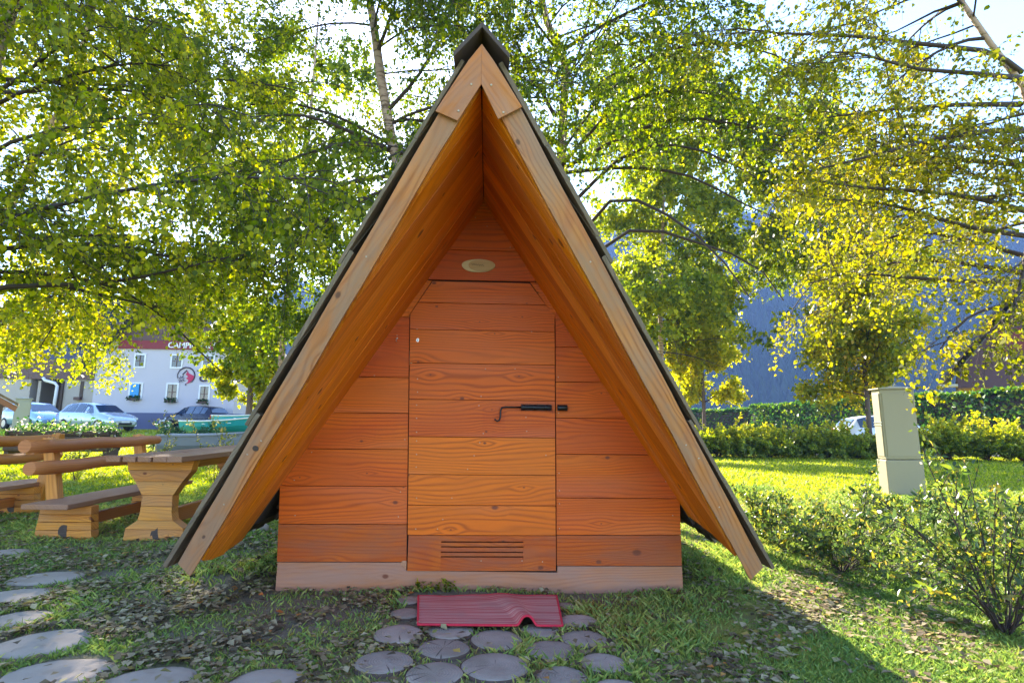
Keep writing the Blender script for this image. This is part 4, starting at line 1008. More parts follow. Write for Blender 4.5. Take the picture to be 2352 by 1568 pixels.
# ------------------------------------------------------------------ mountain with its forest
prof = [(-900, 800), (0, 760), (210, 715), (560, 700), (900, 640), (1300, 545), (1560, 500), (1800, 480), (2000, 496), (2100, 508), (2230, 530), (2352, 548), (3300, 640)]
az_, el_ = [], []
for px, py in prof:
    d = ray(px, py); az_.append(math.degrees(math.atan2(d[0], d[1]))); el_.append(math.degrees(math.asin(d[2])))
AZ = np.linspace(-58, 72, 131); DS = np.linspace(0, 1, 26)
def mt_h(a, q):
    """height on the mountainside; q 0 foot .. 1 ridge"""
    e = np.interp(a, az_, el_)+.5*np.sin(a*.9)+.25*np.sin(a*2.3+1); d1 = 640.; top = d1*np.tan(np.radians(e))
    return top*(q**1.15)*(1+.06*np.sin(a*1.1+q*7)*(1-q)*q*4)
def mt_p(a, q):
    d0 = np.where(a < 5, 330., 320.)+0*a; d = d0+(640-d0)*q
    return np.stack([d*np.sin(np.radians(a)), d*np.cos(np.radians(a)), mt_h(a, q)-1.0*(q < .01)], -1)
A_, Q_ = np.meshgrid(AZ, DS); Vm = mt_p(A_.ravel(), Q_.ravel()); na = len(AZ)
# a back slope closes it
back = mt_p(AZ, np.ones(na))*np.array([1.5, 1.5, 0.]); Vm = np.concatenate([Vm, back]); nr = len(DS)+1
ii = np.arange(nr*na).reshape(nr, na); Fm = np.stack([ii[:-1, :-1], ii[:-1, 1:], ii[1:, 1:], ii[1:, :-1]], -1).reshape(-1, 4)
o = np_mesh('mountain', Vm, Fm, None, plain('mountain_soil', (.03, .05, .025), .95, bumpsc=.05, var=.3), smooth=True); tag(o, kind='structure')
n = 34000; a = rng.uniform(-50, 66, n); q = rng.beta(1.1, 1.0, n)*1.02; P = mt_p(a, np.minimum(q, 1.0)); P += rng.normal(0, 2.5, P.shape)*np.array([1, 1, 0]); P[:, 2] -= 1.5
h = rng.uniform(8, 15, n); r = h*rng.uniform(.26, .36, n); k = 6
th = np.arange(k)*2*np.pi/k; Vs = np.empty((n, 3, k, 3)); rot = rng.uniform(0, 1, n)[:, None]
for lv, (rr, zz) in enumerate(((1.0, .08), (.52, .52), (.02, 1.0))):
    ra = r[:, None]*rr*(1+.35*(rng.random((n, k))-.5)); Vs[:, lv, :, 0] = P[:, 0:1]+ra*np.cos(th+rot); Vs[:, lv, :, 1] = P[:, 1:2]+ra*np.sin(th+rot); Vs[:, lv, :, 2] = P[:, 2:3]+h[:, None]*zz
ix = np.arange(n*3*k).reshape(n, 3, k)
Fs = np.stack([ix[:, :-1], np.roll(ix[:, :-1], -1, 2), np.roll(ix[:, 1:], -1, 2), ix[:, 1:]], -1).reshape(-1, 4)
o = np_mesh('forest', Vs.reshape(-1, 3), Fs, np.repeat(rng.random(n), 2*k), leafmat('forest_needles', [(0, (.010, .026, .014)), (1, (.022, .040, .018))], .05, .8, .1))
tag(o, kind='stuff')

# ------------------------------------------------------------------ trees
t = NT('birch_bark')
tc = t.n('TexCoord'); mp = t.n('Mapping', {'Vector': tc.outputs['Object'], 'Scale': (3, 3, 16)})
nz = t.n('TexNoise', {'Vector': mp.outputs[0], 'Scale': 1.0, 'Detail': 5.0, 'Roughness': .7}); n2 = t.n('TexNoise', {'Vector': tc.outputs['Object'], 'Scale': 2.0})
c = t.mix(t.sm(nz.outputs[0], .52, .60), (.46, .33, .25), (.06, .04, .03)); c = t.mix(t.m('MULTIPLY', n2.outputs[0], .5), c, (.50, .26, .13))
BIRCH = t.done(c, .8, nz.outputs[0], .5, .02)
TWIG = plain('twig_bark', (.055, .035, .028), .85, var=.2)
BROWNB = plain('brown_bark', (.13, .085, .06), .9, bumpsc=20, var=.35, bs=.8)
G1 = [(0, (.028, .055, .010)), (.35, (.075, .115, .014)), (.65, (.17, .21, .018)), (.88, (.36, .35, .022)), (.97, (.42, .34, .03)), (1, (.5, .26, .04))]
G2 = [(0, (.04, .075, .012)), (.3, (.14, .18, .018)), (.65, (.36, .36, .022)), (.9, (.60, .50, .03)), (1, (.52, .30, .04))]
G3 = [(0, (.04, .05, .010)), (.3, (.15, .16, .018)), (.6, (.31, .27, .022)), (.85, (.46, .29, .03)), (1, (.48, .15, .03))]
LF1 = leafmat('birch_leaf_green', G1, .62); LF2 = leafmat('birch_leaf_lime', G2, .64); LF3 = leafmat('birch_leaf_autumn', G3, .62)
def path(p0, d0, L, K, g, wob, out=None):
    """(n,K,3) polylines starting at p0 along d0 bending by gravity g"""
    n = len(p0); P = np.empty((n, K, 3)); P[:, 0] = p0; d = unit(d0); st = (np.broadcast_to(L, (n,))/(K-1))[:, None]
    for k in range(1, K):
        d = unit(d+np.array([0, 0, -1.])*g/(K-1)+rng.normal(0, wob, (n, 3))); P[:, k] = P[:, k-1]+d*st
    return P
def along(P, idx, u):
    K = P.shape[1]; x = u*(K-1); i = np.minimum(x.astype(int), K-2); f = (x-i)[:, None]
    return P[idx, i]*(1-f)+P[idx, i+1]*f, unit(P[idx, i+1]-P[idx, i])
def resamp(pts, K):
    pts = np.array(pts, float)
    if K < 14:
        u0 = np.r_[0, np.cumsum(np.linalg.norm(np.diff(pts, axis=0), axis=1))]; uu = np.linspace(0, u0[-1], 33); q = np.stack([np.interp(uu, u0, pts[:, i]) for i in range(3)], 1)
        for _ in range(18): q[1:-1] = .5*q[1:-1]+.25*(q[2:]+q[:-2])
        pts = q
    s_ = np.r_[0, np.cumsum(np.linalg.norm(np.diff(pts, axis=0), axis=1))]; u = np.linspace(0, s_[-1], K)
    return np.stack([np.interp(u, s_, pts[:, i]) for i in range(3)], 1)
def birch(name, loc, trunk, limbs, leaf, bark, label, cat, group, sub=10, twig=6, lpt=16, size=.042, hang=1.5, subL=1.2, twigL=.6, tone=(0, 1), trad=.12, nauto=0, aL=(1.5, 3.2), aH=(.3, .95), rise=.5, agrav=.8, hide=None, spread=.03, azr=(0, 6.283), uexp=.8, floor=None):
    loc = np.array(loc, float); root = empty(name, tuple(loc), 0, label, cat, group)
    tr = resamp(trunk, 14); tr = tr-0.0
    LP = [resamp(l, 9) for l in limbs]; LR = [.035]*len(LP)
    if nauto:
        u = rng.uniform(aH[0], aH[1], nauto); u.sort(); azm = (np.arange(nauto)*2.399+rng.uniform(0, .8, nauto))
        if azr != (0, 6.283): azm = rng.uniform(azr[0], azr[1], nauto)
        s0, _ = along(tr[None], np.zeros(nauto, int), u)
        ds = np.stack([np.cos(azm), np.sin(azm), np.full(nauto, rise)+rng.normal(0, .15, nauto)], 1)
        Ls = rng.uniform(aL[0], aL[1], nauto)*(1.15-.55*u)
        AP = path(s0, ds, Ls, 9, agrav, .09); LP += list(AP); LR += list(.012+.022*rng.random(nauto)*(1.2-u))
    LP = np.array(LP); nl = len(LP); LR = np.array(LR)
    wd = Acc(); V, Fq = tubes_np(tr[None], (trad*np.linspace(1, .25, 14))[None], 10); wd.add(V-loc, Fq)
    br = Acc(); V, Fq = tubes_np(LP, LR[:, None]*np.linspace(1, .22, 9)[None], 6); br.add(V-loc, Fq)
    # secondary branches
    llen = np.linalg.norm(np.diff(LP, axis=1), axis=2).sum(1); cnt = np.maximum(3, (sub*llen/2.2).astype(int)); idx = np.repeat(np.arange(nl), cnt)
    u = rng.uniform(.12, 1, len(idx))**uexp; s0, dd = along(LP, idx, u)
    ds = unit(dd+rng.normal(0, .75, dd.shape)*np.array([1, 1, .55])); SP = path(s0, ds, subL*rng.uniform(.4, 1.2, len(idx)), 6, hang*.35, .14)
    fbase = (lambda Q: np.full(len(Q), floor)) if (floor is not None and not callable(floor)) else floor
    if floor is not None: SP = SP[SP[:, -1, 2] > fbase(SP[:, -1])+.12]
    V, Fq = tubes_np(SP, (.0065*np.linspace(1, .45, 6))[None].repeat(len(SP), 0), 4); br.add(V-loc, Fq)
    ix2 = np.repeat(np.arange(len(SP)), twig); u = rng.uniform(.1, 1, len(ix2)); s0, dd = along(SP, ix2, u)
    ds = unit(dd+rng.normal(0, .8, dd.shape)); TP = path(s0, ds, twigL*rng.uniform(.35, 1.3, len(ix2)), 5, hang, .16)
    if floor is not None:
        fz = fbase(TP[:, -1])+.28*np.sin(TP[:, -1, 0]*2.3+TP[:, -1, 1])+.18*np.sin(TP[:, -1, 0]*5.1)+rng.normal(0, .08, len(TP)); TP = TP[TP[:, -1, 2] > fz]
    V, Fq = tubes_np(TP, (.0026*np.linspace(1, .5, 5))[None].repeat(len(TP), 0), 3); br.add(V-loc, Fq)
    ix3 = np.repeat(np.arange(len(TP)), lpt); u = rng.uniform(.05, 1, len(ix3)); P, _ = along(TP, ix3, u); P = P+rng.normal(0, spread, P.shape)
    # each twig has its own tone, each leaf a little of its own
    tt = rng.random(len(TP))[ix3]; rv = np.clip(tone[0]+(tone[1]-tone[0])*(.55*tt+.45*rng.random(len(ix3))), 0, 1)
    keep = ~((np.abs(P[:, 0]-CX) < 1.25) & (P[:, 1] > 2.6) & (P[:, 1] < 6.3) & (P[:, 2] < 2.9-1.4*np.abs(P[:, 0]-CX))) & (np.linalg.norm(P-CAM, axis=1) > 2.3) & (P[:, 2] > .9)
    P, rv = P[keep], rv[keep]
    V, Fq = leaf_quads(P, size, .6, .85); np_mesh('crown', V-loc, Fq, rv, leaf, root)
    wd.build('trunk', bark, root, True); br.build('branches', TWIG, root, True)
    return len(P)
def A(px, py, Y): return ony(px, py, Y)
GB = 'birches around the cabin'
tot = 0
# behind the cabin: slim leaning trunk seen left of the ridge
tot += birch('birch_tree', (-1.0, 7.6, 0), [(-1.0, 7.6, 0), A(925, 420, 7.6), A(885, 260, 7.6), A(868, 120, 7.6), A(840, -60, 7.7), (-2.4, 7.9, 9.5), (-2.6, 8, 11)],
    [[A(905, 350, 7.6), A(800, 300, 7.4), A(700, 260, 7.0), A(560, 270, 6.6)], [A(885, 260, 7.6), A(960, 180, 7.4), A(1010, 90, 7.2), A(1050, -20, 7)],
     [A(900, 340, 7.6), A(845, 330, 7), A(760, 330, 6.4), A(640, 380, 6.0), A(520, 400, 5.7)], [A(868, 120, 7.6), A(900, 30, 7.3), A(930, -60, 7)],
     [A(925, 420, 7.6), A(800, 470, 7.2), A(680, 560, 6.8), A(600, 640, 6.5)], [A(920, 400, 7.6), A(780, 420, 7), A(640, 480, 6.5), A(480, 520, 6.2)]],
    LF1, BIRCH, 'slim birch with leaning flaky trunk behind the cabin, seen left of its ridge', 'birch tree', GB, nauto=33, azr=(-3.4, .25), aH=(.40, .95), aL=(1.8, 3.6), trad=.11, sub=14, twig=6, lpt=18, tone=(.08, .92), size=.047)
# a second stem hidden by the roof, its crown right of the ridge
tot += birch('birch_tree', (1.1, 8.6, 0), [(1.1, 8.6, 0), (1.0, 8.6, 3), A(1300, 150, 8.4), (.7, 8.4, 8), (.6, 8.4, 11)],
    [[(1.0, 8.5, 3.2), A(1400, 430, 7.6), A(1500, 470, 7.0), A(1640, 560, 6.6), A(1720, 680, 6.4)], [(1.0, 8.5, 4.2), A(1450, 330, 7.6), A(1600, 330, 7.0), A(1760, 420, 6.7)],
     [(1.0, 8.5, 5), A(1420, 230, 7.6), A(1560, 200, 7.2), A(1700, 230, 7)], [(1.0, 8.5, 3.0), A(1450, 500, 8), A(1600, 560, 7.7), A(1760, 600, 7.4), A(1800, 690, 7.2)],
     [(1, 8.5, 6), A(1180, 90, 8), A(1146, -10, 7.6)], [(1.0, 8.5, 5), A(1450, 300, 7.8), A(1580, 260, 7.2), A(1760, 300, 6.9), A(1850, 330, 6.8)], [(1.0, 8.5, 6), A(1450, 140, 7.8), A(1600, 90, 7.2), A(1780, 110, 6.9), A(1850, 170, 6.8)], [(.9, 8.5, 7), A(1380, 60, 7.8), A(1520, -10, 7.2), A(1680, -10, 6.9)], [(1.0, 8.5, 5), A(1450, 380, 7.8), A(1600, 400, 7.4), A(1700, 470, 7.2), A(1780, 500, 7.0)]],
    LF1, BIRCH, 'birch with roof-hidden trunk, its green crown hanging right of the ridge', 'birch tree', GB, nauto=30, azr=(-3.4, .25), aH=(.40, .95), aL=(1.8, 3.6), sub=14, twig=6, lpt=18, tone=(.08, .92), size=.047, floor=4.5)
# left birch, trunk just outside the frame
tot += birch('birch_tree', (-6.2, 6.3, 0), [(-6.2, 6.3, 0), (-6.1, 6.3, 2.5), (-5.9, 6.3, 5), (-5.6, 6.4, 8), (-5.5, 6.4, 10.5)],
    [[(-6.1, 6.3, 2.3), A(0, 655, 6.2), A(190, 655, 5.8), A(330, 640, 5.5), A(430, 610, 5.3), A(530, 590, 5.2)],
     [(-6.0, 6.3, 3.6), A(0, 330, 5.6), A(120, 300, 5.3), A(260, 270, 5.1)], [(-6.0, 6.3, 3.2), A(60, 490, 5.2), A(300, 430, 4.8), A(470, 400, 4.7), A(700, 410, 4.7)],
     [(-6.0, 6.3, 4.6), A(60, 170, 5.6), A(150, 90, 5.6), A(230, 60, 5.5)], [(-6.1, 6.3, 2.8), A(100, 560, 6), A(300, 560, 6), A(480, 620, 6.2)],
     [(-6.1, 6.3, 2.6), A(60, 640, 7), A(250, 680, 7.2), A(420, 720, 7.4)], [(-6.0, 6.4, 3.2), A(100, 480, 7.2), A(260, 520, 7.8), A(400, 600, 8.0)]],
    LF2, BIRCH, 'large lime-green birch at the left, its branches hanging over the benches', 'birch tree', GB, nauto=32, aH=(.22, .9), aL=(2.2, 4.4), rise=.35, hang=1.9, sub=12, twig=6, lpt=18, tone=(0, .92), azr=(-1.5, 1.6), floor=lambda Q: 2.12-.68*(Q[:, 0] < -4.9), trad=.16, size=.048)
# farther left, behind
tot += birch('birch_tree', (-10.6, 11.5, 0), [(-10.6, 11.5, 0), (-10.4, 11.5, 4), (-9.0, 11.5, 8), (-8.4, 11.5, 13)], [[(-10.4, 11.5, 2.6), A(200, 640, 11), A(340, 690, 10.8), A(430, 760, 10.6)], [(-10.4, 11.5, 3), A(90, 690, 11), A(20, 740, 10.6), A(-60, 780, 10.5)], [(-10.4, 11.5, 3), A(150, 690, 11), A(130, 740, 10.5), A(90, 800, 10.4)], [(-10.4, 11.5, 3.4), A(300, 560, 11.2), A(400, 640, 11), A(440, 720, 11)]],
    LF2, BIRCH, 'lime-green birch farther back at the left, its foliage hanging before the lilac house', 'birch tree', GB, nauto=32, aH=(.24, .95), aL=(2.6, 5.0), rise=.3, hang=2.0, subL=1.5, twigL=.9, sub=11, twig=6, lpt=18, size=.074, floor=lambda Q: 2.45-.65*(Q[:, 0] < -8.2)-.8*np.exp(-((Q[:, 0]+6.7)/.45)**2), tone=(.15, 1), spread=.05)
tot += birch('birch_tree', (-7.3, 20.0, 0), [(-7.3, 20, 0), (-7.3, 20, 5), (-6.9, 20, 10), (-6.8, 20, 17)], [], LF1, BIRCH, 'tall birch standing well behind the cabin to its left', 'birch tree', GB, nauto=36, aH=(.24, .95), aL=(2.4, 3.8), rise=.4, sub=11, twig=6, lpt=18, size=.12, tone=(.1, .9), subL=1.6, twigL=.9, spread=.06)
# right birch, autumn tinted, long dark limbs reaching left
tot += birch('birch_tree', (7.3, 6.8, 0), [(7.3, 6.8, 0), (7.2, 6.6, 2.0), A(2405, 480, 6.2), A(2385, 330, 6.1), A(2348, 190, 6.0), A(2275, 100, 5.9), A(2215, 40, 5.9), A(2190, -80, 5.9), A(2200, -300, 6)],
    [[A(2345, 165, 6), A(2280, 110, 5.5), A(2130, 108, 5.3), A(1960, 75, 5.2), A(1800, 85, 5.1), A(1690, 65, 5.0)], [A(2345, 180, 6), A(2200, 165, 5.4), A(2060, 160, 5.2), A(1990, 110, 5.1), A(1900, 120, 5)],
     [A(2362, 300, 6.1), A(2250, 300, 5.7), A(2100, 330, 5.4), A(1960, 370, 5.2), A(1830, 400, 5.0)], [A(2375, 490, 6.2), A(2230, 450, 5.8), A(2100, 437, 5.5), A(1960, 432, 5.3), A(1820, 405, 5.1)],
     [A(2385, 545, 6.3), A(2210, 522, 6.0), A(2120, 490, 5.8), A(2030, 462, 5.6), A(1900, 458, 5.4)], [(7.2, 6.6, 2.9), A(2300, 650, 6.4), A(2100, 640, 6.2), A(1950, 620, 6), A(1860, 650, 5.8)],
     [(7.2, 6.6, 2.6), A(2352, 690, 6.3), A(2220, 720, 6), A(2160, 800, 5.8)], [A(2375, 490, 6.2), A(2350, 620, 5.6), A(2330, 730, 5.4), A(2230, 790, 5.4)], [(7.2, 6.6, 2.9), A(2200, 600, 6.9), A(2060, 590, 7.2), A(1950, 640, 7.4), A(1900, 720, 7.4)],
     [(7.2, 6.6, 3.1), A(2250, 560, 7), A(2100, 520, 7.3), A(2000, 560, 7.5), A(1930, 600, 7.4)], [A(2345, 240, 6.1), A(2200, 240, 6), A(2050, 250, 6), A(1900, 270, 6)], [A(2362, 380, 6.1), A(2240, 370, 6.2), A(2100, 360, 6.3), A(1950, 300, 6.4)]],
    LF3, BIRCH, 'autumn-tinted birch at the right edge with long dark limbs reaching left', 'birch tree', GB, nauto=24, aH=(.35, .95), aL=(1.5, 3.2), rise=.4, sub=8, twig=6, lpt=17, size=.042, trad=.07, tone=(0, .78), azr=(1.6, 4.4), subL=.9, twigL=.55, spread=.035)
tot += birch('birch_tree', (7.5, 24.0, 0), [(7.5, 24, 0), (7.5, 24, 6), (7.8, 24, 11), (7.8, 24, 19)], [],
    LF2, BIRCH, 'airy pale green birch beyond the right slope of the roof, before the blue mountain', 'birch tree', GB, nauto=64, aH=(.20, .95), aL=(2.6, 4.8), rise=.4, sub=9, twig=6, lpt=17, size=.15, tone=(.0, .8), subL=1.6, twigL=1.0, spread=.07, floor=4.2)
tot += birch('birch_tree', (17.1, 23.0, 0), [(17.1, 23, 0), (16.7, 23, 5), (14.6, 23, 9), (12.4, 23, 17)], [],
    LF1, BIRCH, 'tall olive-green birch between the cabin and the maple, its crown over the mountain ridge', 'birch tree', GB, nauto=44, aH=(.42, .95), aL=(2.6, 4.8), rise=.4, sub=8, twig=6, lpt=17, size=.14, tone=(.2, .95), subL=1.6, twigL=1.0, spread=.07, floor=6.5)
# smaller round trees
def park_tree(px, Y, ztop, zlow, wid, leaf, label, size=.12, n=34, tone=(0, 1), trad=.1):
    p = ony(px, 980, Y); x = float(p[0]); z0 = float(ground_h(x, Y)[0])
    tr = [(x, Y, z0-.1), (x+.03, Y, z0+zlow), (x, Y, z0+(zlow+ztop)*.5), (x, Y, z0+ztop)]
    return birch('round_tree', (x, Y, z0), tr, [], leaf, BROWNB, label, 'tree', 'young park trees on the lawn', nauto=n, aH=((zlow-.1)/ztop, .96), aL=(wid*.36, wid*.56), rise=.75, agrav=.3, hang=.5, sub=12, twig=6, lpt=16, size=size, subL=wid*.16, twigL=wid*.08, tone=tone, trad=trad, spread=wid*.035)
LFM = leafmat('maple_leaf', [(0, (.06, .09, .012)), (.4, (.20, .22, .02)), (.75, (.5, .43, .03)), (1, (.6, .34, .04))], .62)
tot += park_tree(1995, 19.5, 7.6, 1.9, 4.0, LFM, 'round yellow-green maple on a thin stem in front of the white car')
tot += park_tree(1617, 26, 7.2, 2.1, 3.6, LF2, 'narrow pale green tree beside the right slope of the roof', size=.14, tone=(.3, 1))
tot += park_tree(568, 27, 6.4, 1.75, 3.3, LF2, 'dense low-crowned tree with a stout trunk between the house and the cabin', size=.15, tone=(.1, .95), trad=.17)
print('LEAVES', tot)
# spruces far left
def spruce(px, Y, h, label):
    p = ony(px, 960, Y); r = empty('spruce_tree', (float(p[0]), Y, .3), 0, label, 'spruce', 'dark spruces beyond the house')
    m_ = MB(); m_.tube([(0, 0, 0), (0, 0, h*.96)], [.25, .03], 8); m_.build('trunk', BROWNB, r)
    n = 2600; u = rng.random(n)**.8; z = h*(.12+.88*u); rr = (1-u)*h*.20*np.abs(rng.normal(.8, .25, n)); a = rng.uniform(0, 6.283, n)
    P = np.stack([rr*np.cos(a), rr*np.sin(a), z-rr*.35], 1); V, Fq = leaf_quads(P, .75, .3, .5); np_mesh('crown', V, Fq, rng.random(n), NEED, r)
NEED = leafmat('needles', [(0, (.012, .03, .016)), (1, (.035, .07, .03))], .1, .8)
spruce(212, 75, 19.5, 'taller dark spruce top showing above the house roof at the left'); spruce(245, 80, 16.5, 'shorter dark spruce to the right of the tallest one, left of the house ridge'); spruce(165, 78, 15, 'dark spruce left of the tallest spruce behind the side wing')

# ------------------------------------------------------------------ hedge, shrubs
HG = leafmat('hedge_leaf', [(0, (.03, .09, .02)), (.5, (.09, .18, .03)), (.9, (.28, .33, .04)), (1, (.4, .36, .06))], .4)
def hedge(a, b, h0, h1, wd, label, n):
    a = np.array(a, float); b = np.array(b, float); u = b-a; L = np.linalg.norm(u); u = u/L; v = np.array([-u[1], u[0]])
    r = empty('clipped_hedge', (a[0], a[1], 0), 0, label, 'hedge')
    m_ = MB(); s_ = wd/2-.12; base = [(-s_, 0), (s_, 0)]
    V8 = []
    for t_, h_ in ((0.1, h0), (L-.1, h1)):
        for q, z in ((-s_, 0), (s_, 0), (s_, h_-.15), (-s_, h_-.15)): V8.append(np.array([u[0]*t_+v[0]*q, u[1]*t_+v[1]*q, z]))
    m_.v = V8
    for f in ((0, 1, 2, 3), (7, 6, 5, 4), (1, 5, 6, 2), (0, 3, 7, 4), (3, 2, 6, 7)): m_.face(f, [(0, 0, 0)]*4)
    fixn(m_.build('inner_twigs', TWIG, r))
    t_ = rng.random(n)*L; h_ = h0+(h1-h0)*t_/L+.06*np.sin(t_*1.3)+.04*np.sin(t_*3.7); side = rng.random(n)
    q = np.where(side < .45, -wd/2, np.where(side < .55, wd/2, rng.uniform(-wd/2, wd/2, n))); z = np.where(side < .55, rng.random(n)*h_, h_)
    q = q+rng.normal(0, .05, n); z = z+rng.normal(0, .035, n)
    P = np.stack([u[0]*t_+v[0]*q, u[1]*t_+v[1]*q, z], 1); V, Fq = leaf_quads(P, .16, .0, .85)
    np_mesh('foliage', V, Fq, np.clip(rng.random(n)*.8+.15*np.sin(t_*2), 0, 1), HG, r)
def GP(px, Y): p = ony(px, 985, Y); return (float(p[0]), Y)
hedge(GP(2420, 25.2), GP(1740, 46), 2.85, 2.55, 1.2, 'long clipped green hedge rising towards the right edge behind the white car', 70000)
hedge(GP(1745, 47), GP(1560, 52), 2.35, 2.25, 1.2, 'shorter and lower clipped hedge at the far end, left of the long one', 12000)
SHL = leafmat('spirea_leaf', [(0, (.06, .10, .018)), (.4, (.20, .25, .03)), (.75, (.48, .44, .04)), (1, (.75, .58, .05))], .5)
SHD = leafmat('rose_leaf', [(0, (.03, .055, .02)), (.5, (.08, .125, .03)), (.85, (.20, .23, .04)), (1, (.38, .28, .06))], .5, .35, .5)
def shrub(loc, h, w_, nst, lps, size, leaf, label, cat='shrub', group=None, up=.9, hang=.7, sub=3, aspect=.5, tone=(0, 1), zmin=.05, colz=False):
    r = empty('leafy_shrub', (loc[0], loc[1], float(ground_h(loc[0], loc[1])[0])), 0, label, cat, group)
    a = rng.uniform(0, 6.283, nst); ds = np.stack([np.cos(a)*w_/h*.8, np.sin(a)*w_/h*.8, np.full(nst, up)], 1)+rng.normal(0, .15, (nst, 3))
    p0 = np.stack([np.cos(a)*.08*w_, np.sin(a)*.08*w_, np.zeros(nst)], 1)*rng.random((nst, 1)); SP = path(p0, ds, h*rng.uniform(.6, 1.25, nst), 8, hang, .10)
    br = Acc(); V, Fq = tubes_np(SP, (.006*h*np.linspace(1, .3, 8))[None].repeat(nst, 0), 4); br.add(V, Fq)
    ix = np.repeat(np.arange(nst), sub); u = rng.uniform(.25, .95, len(ix)); s0, dd = along(SP, ix, u); TP = path(s0, unit(dd+rng.normal(0, .5, dd.shape)), h*.35*rng.uniform(.5, 1.2, len(ix)), 5, .3, .12)
    V, Fq = tubes_np(TP, (.003*h*np.linspace(1, .4, 5))[None].repeat(len(TP), 0), 3); br.add(V, Fq)
    ix = np.repeat(np.arange(len(TP)), lps); P, _ = along(TP, ix, rng.random(len(ix))); P2, _ = along(SP, np.repeat(np.arange(nst), lps*2), rng.uniform(.3, 1, nst*lps*2)); P = np.concatenate([P, P2])
    P = P+rng.normal(0, .014*h, P.shape); P = P[P[:, 2] > zmin]
    V, Fq = leaf_quads(P, size, -.4, aspect); rv = tone[0]+(tone[1]-tone[0])*rng.random(len(P))
    if colz: rv = np.clip(.55*rv+.5*np.clip(P[:, 2]/h, 0, 1)**2, 0, 1)      # yellower towards the top
    np_mesh('foliage', V, Fq, rv, leaf, r); br.build('stems', TWIG, r)
    return r
GS = 'yellow-tipped shrubs along the side road'
names = ['first', 'second', 'third', 'fourth', 'fifth', 'sixth', 'seventh', 'eighth', 'ninth', 'tenth', 'last']
for k, (px, Y, h) in enumerate([(1600, 18.6, 1.15), (1650, 18.6, 1.15), (1702, 18.7, 1.2), (1765, 18.4, 1.1), (1830, 18.7, 1.1), (1895, 18.3, 1.2), (1970, 18.5, 1.15), (2055, 18.3, 1.15), (2175, 18.0, 1.35), (2265, 17.8, 1.4), (2350, 17.6, 1.35)]):
    p = ony(px, 1040, Y); shrub((float(p[0]), Y), h*.95, .85, 64, 30, .08, SHL, 'yellow-tipped shrub, %s from the cabin in the row along the side road' % names[k], 'shrub', GS, hang=.8, colz=True, aspect=.7)
GF = 'loose dark-leaved bushes on the right lawn'
for (px, py, h, w_, nst, lab) in ((1790, 1262, .55, .34, 24, 'small loose bush right against the outer foot of the roof'), (1935, 1318, .70, .5, 34, 'widest loose bush in the middle of the right foreground, arching to the right'), (1850, 1235, .45, .28, 12, 'loose bush between the roof foot and the electric cabinet, behind the widest one'),
                                  (2310, 1448, .95, .5, 34, 'tall sparse bush with bare red-brown stems at the right edge'), (2075, 1190, .45, .4, 16, 'low loose bush in front of the foot of the electric cabinet'), (2230, 1275, .42, .3, 10, 'thin bush behind the tall one at the right edge'), (2380, 1330, .75, .5, 20, 'bush cut by the right edge of the photo')):
    p = onz(px, py); shrub((float(p[0]), float(p[1])), h, w_, nst, 19, .036, SHD, lab, 'bush', GF, hang=.9, sub=4, aspect=.42)
SHP = leafmat('seedling_leaf', [(0, (.09, .12, .02)), (.6, (.3, .3, .06)), (1, (.55, .42, .2))], .5)
for (px, Y, h, lab) in ((186, 9.6, .75, 'thin sunlit sapling seen through the log backrest'), (366, 9.0, .95, 'pale leafed sapling just above the left end of the tabletop'), (505, 9.2, .90, 'pale leafed sapling between the tabletop and the grey boat')):
    p = ony(px, 1000, Y); shrub((float(p[0]), Y), h, .22, 9, 9, .045, SHP, lab, 'sapling', 'saplings behind the picnic table', sub=3, hang=.3)
PIN = leafmat('pine_needles', [(0, (.02, .07, .03)), (1, (.08, .19, .07))], .2)
for (px, Y, h, lab) in ((415, 19.0, .85, 'low spreading dwarf pine beside the black car'), (462, 18.0, .8, 'dwarf pine in front of the teal boat')):
    p = ony(px, 1000, Y); shrub((float(p[0]), Y), h, .75, 40, 20, .10, PIN, lab, 'dwarf pine', 'dwarf pines by the boats', sub=4, hang=.6, aspect=.3)
p = ony(385, 1012, 17.0); slab('boulder', (float(p[0]), 17.0), .30, .25, .38, [STONE, STONE], 'rounded boulder at the far end of the bench backrest', 'boulder', None, 5, .15, .12)
p = onz(552, 1240); slab('edging_stone', (float(p[0])-.02, float(p[1])+.35), .12, .08, .07, [STONE, STONE], 'small pale stone on the leaves under the left roof foot', 'stone', None, 6, .15, .02)
fl = empty('clover_plant', tuple(onz(1003, 1362)), 0, 'small clover plant growing between the base board and the red mat', 'plant')
n = 90; a = rng.uniform(0, 6.28, n); rr = np.sqrt(rng.random(n))*.085; P = np.stack([rr*np.cos(a)*1.5, rr*np.sin(a)*.5, rng.uniform(.02, .07, n)], 1); V, Fq = leaf_quads(P, .022, 0, 1.0, 1.0)
np_mesh('foliage', V, Fq, rng.uniform(.3, .9, n), LF1, fl)

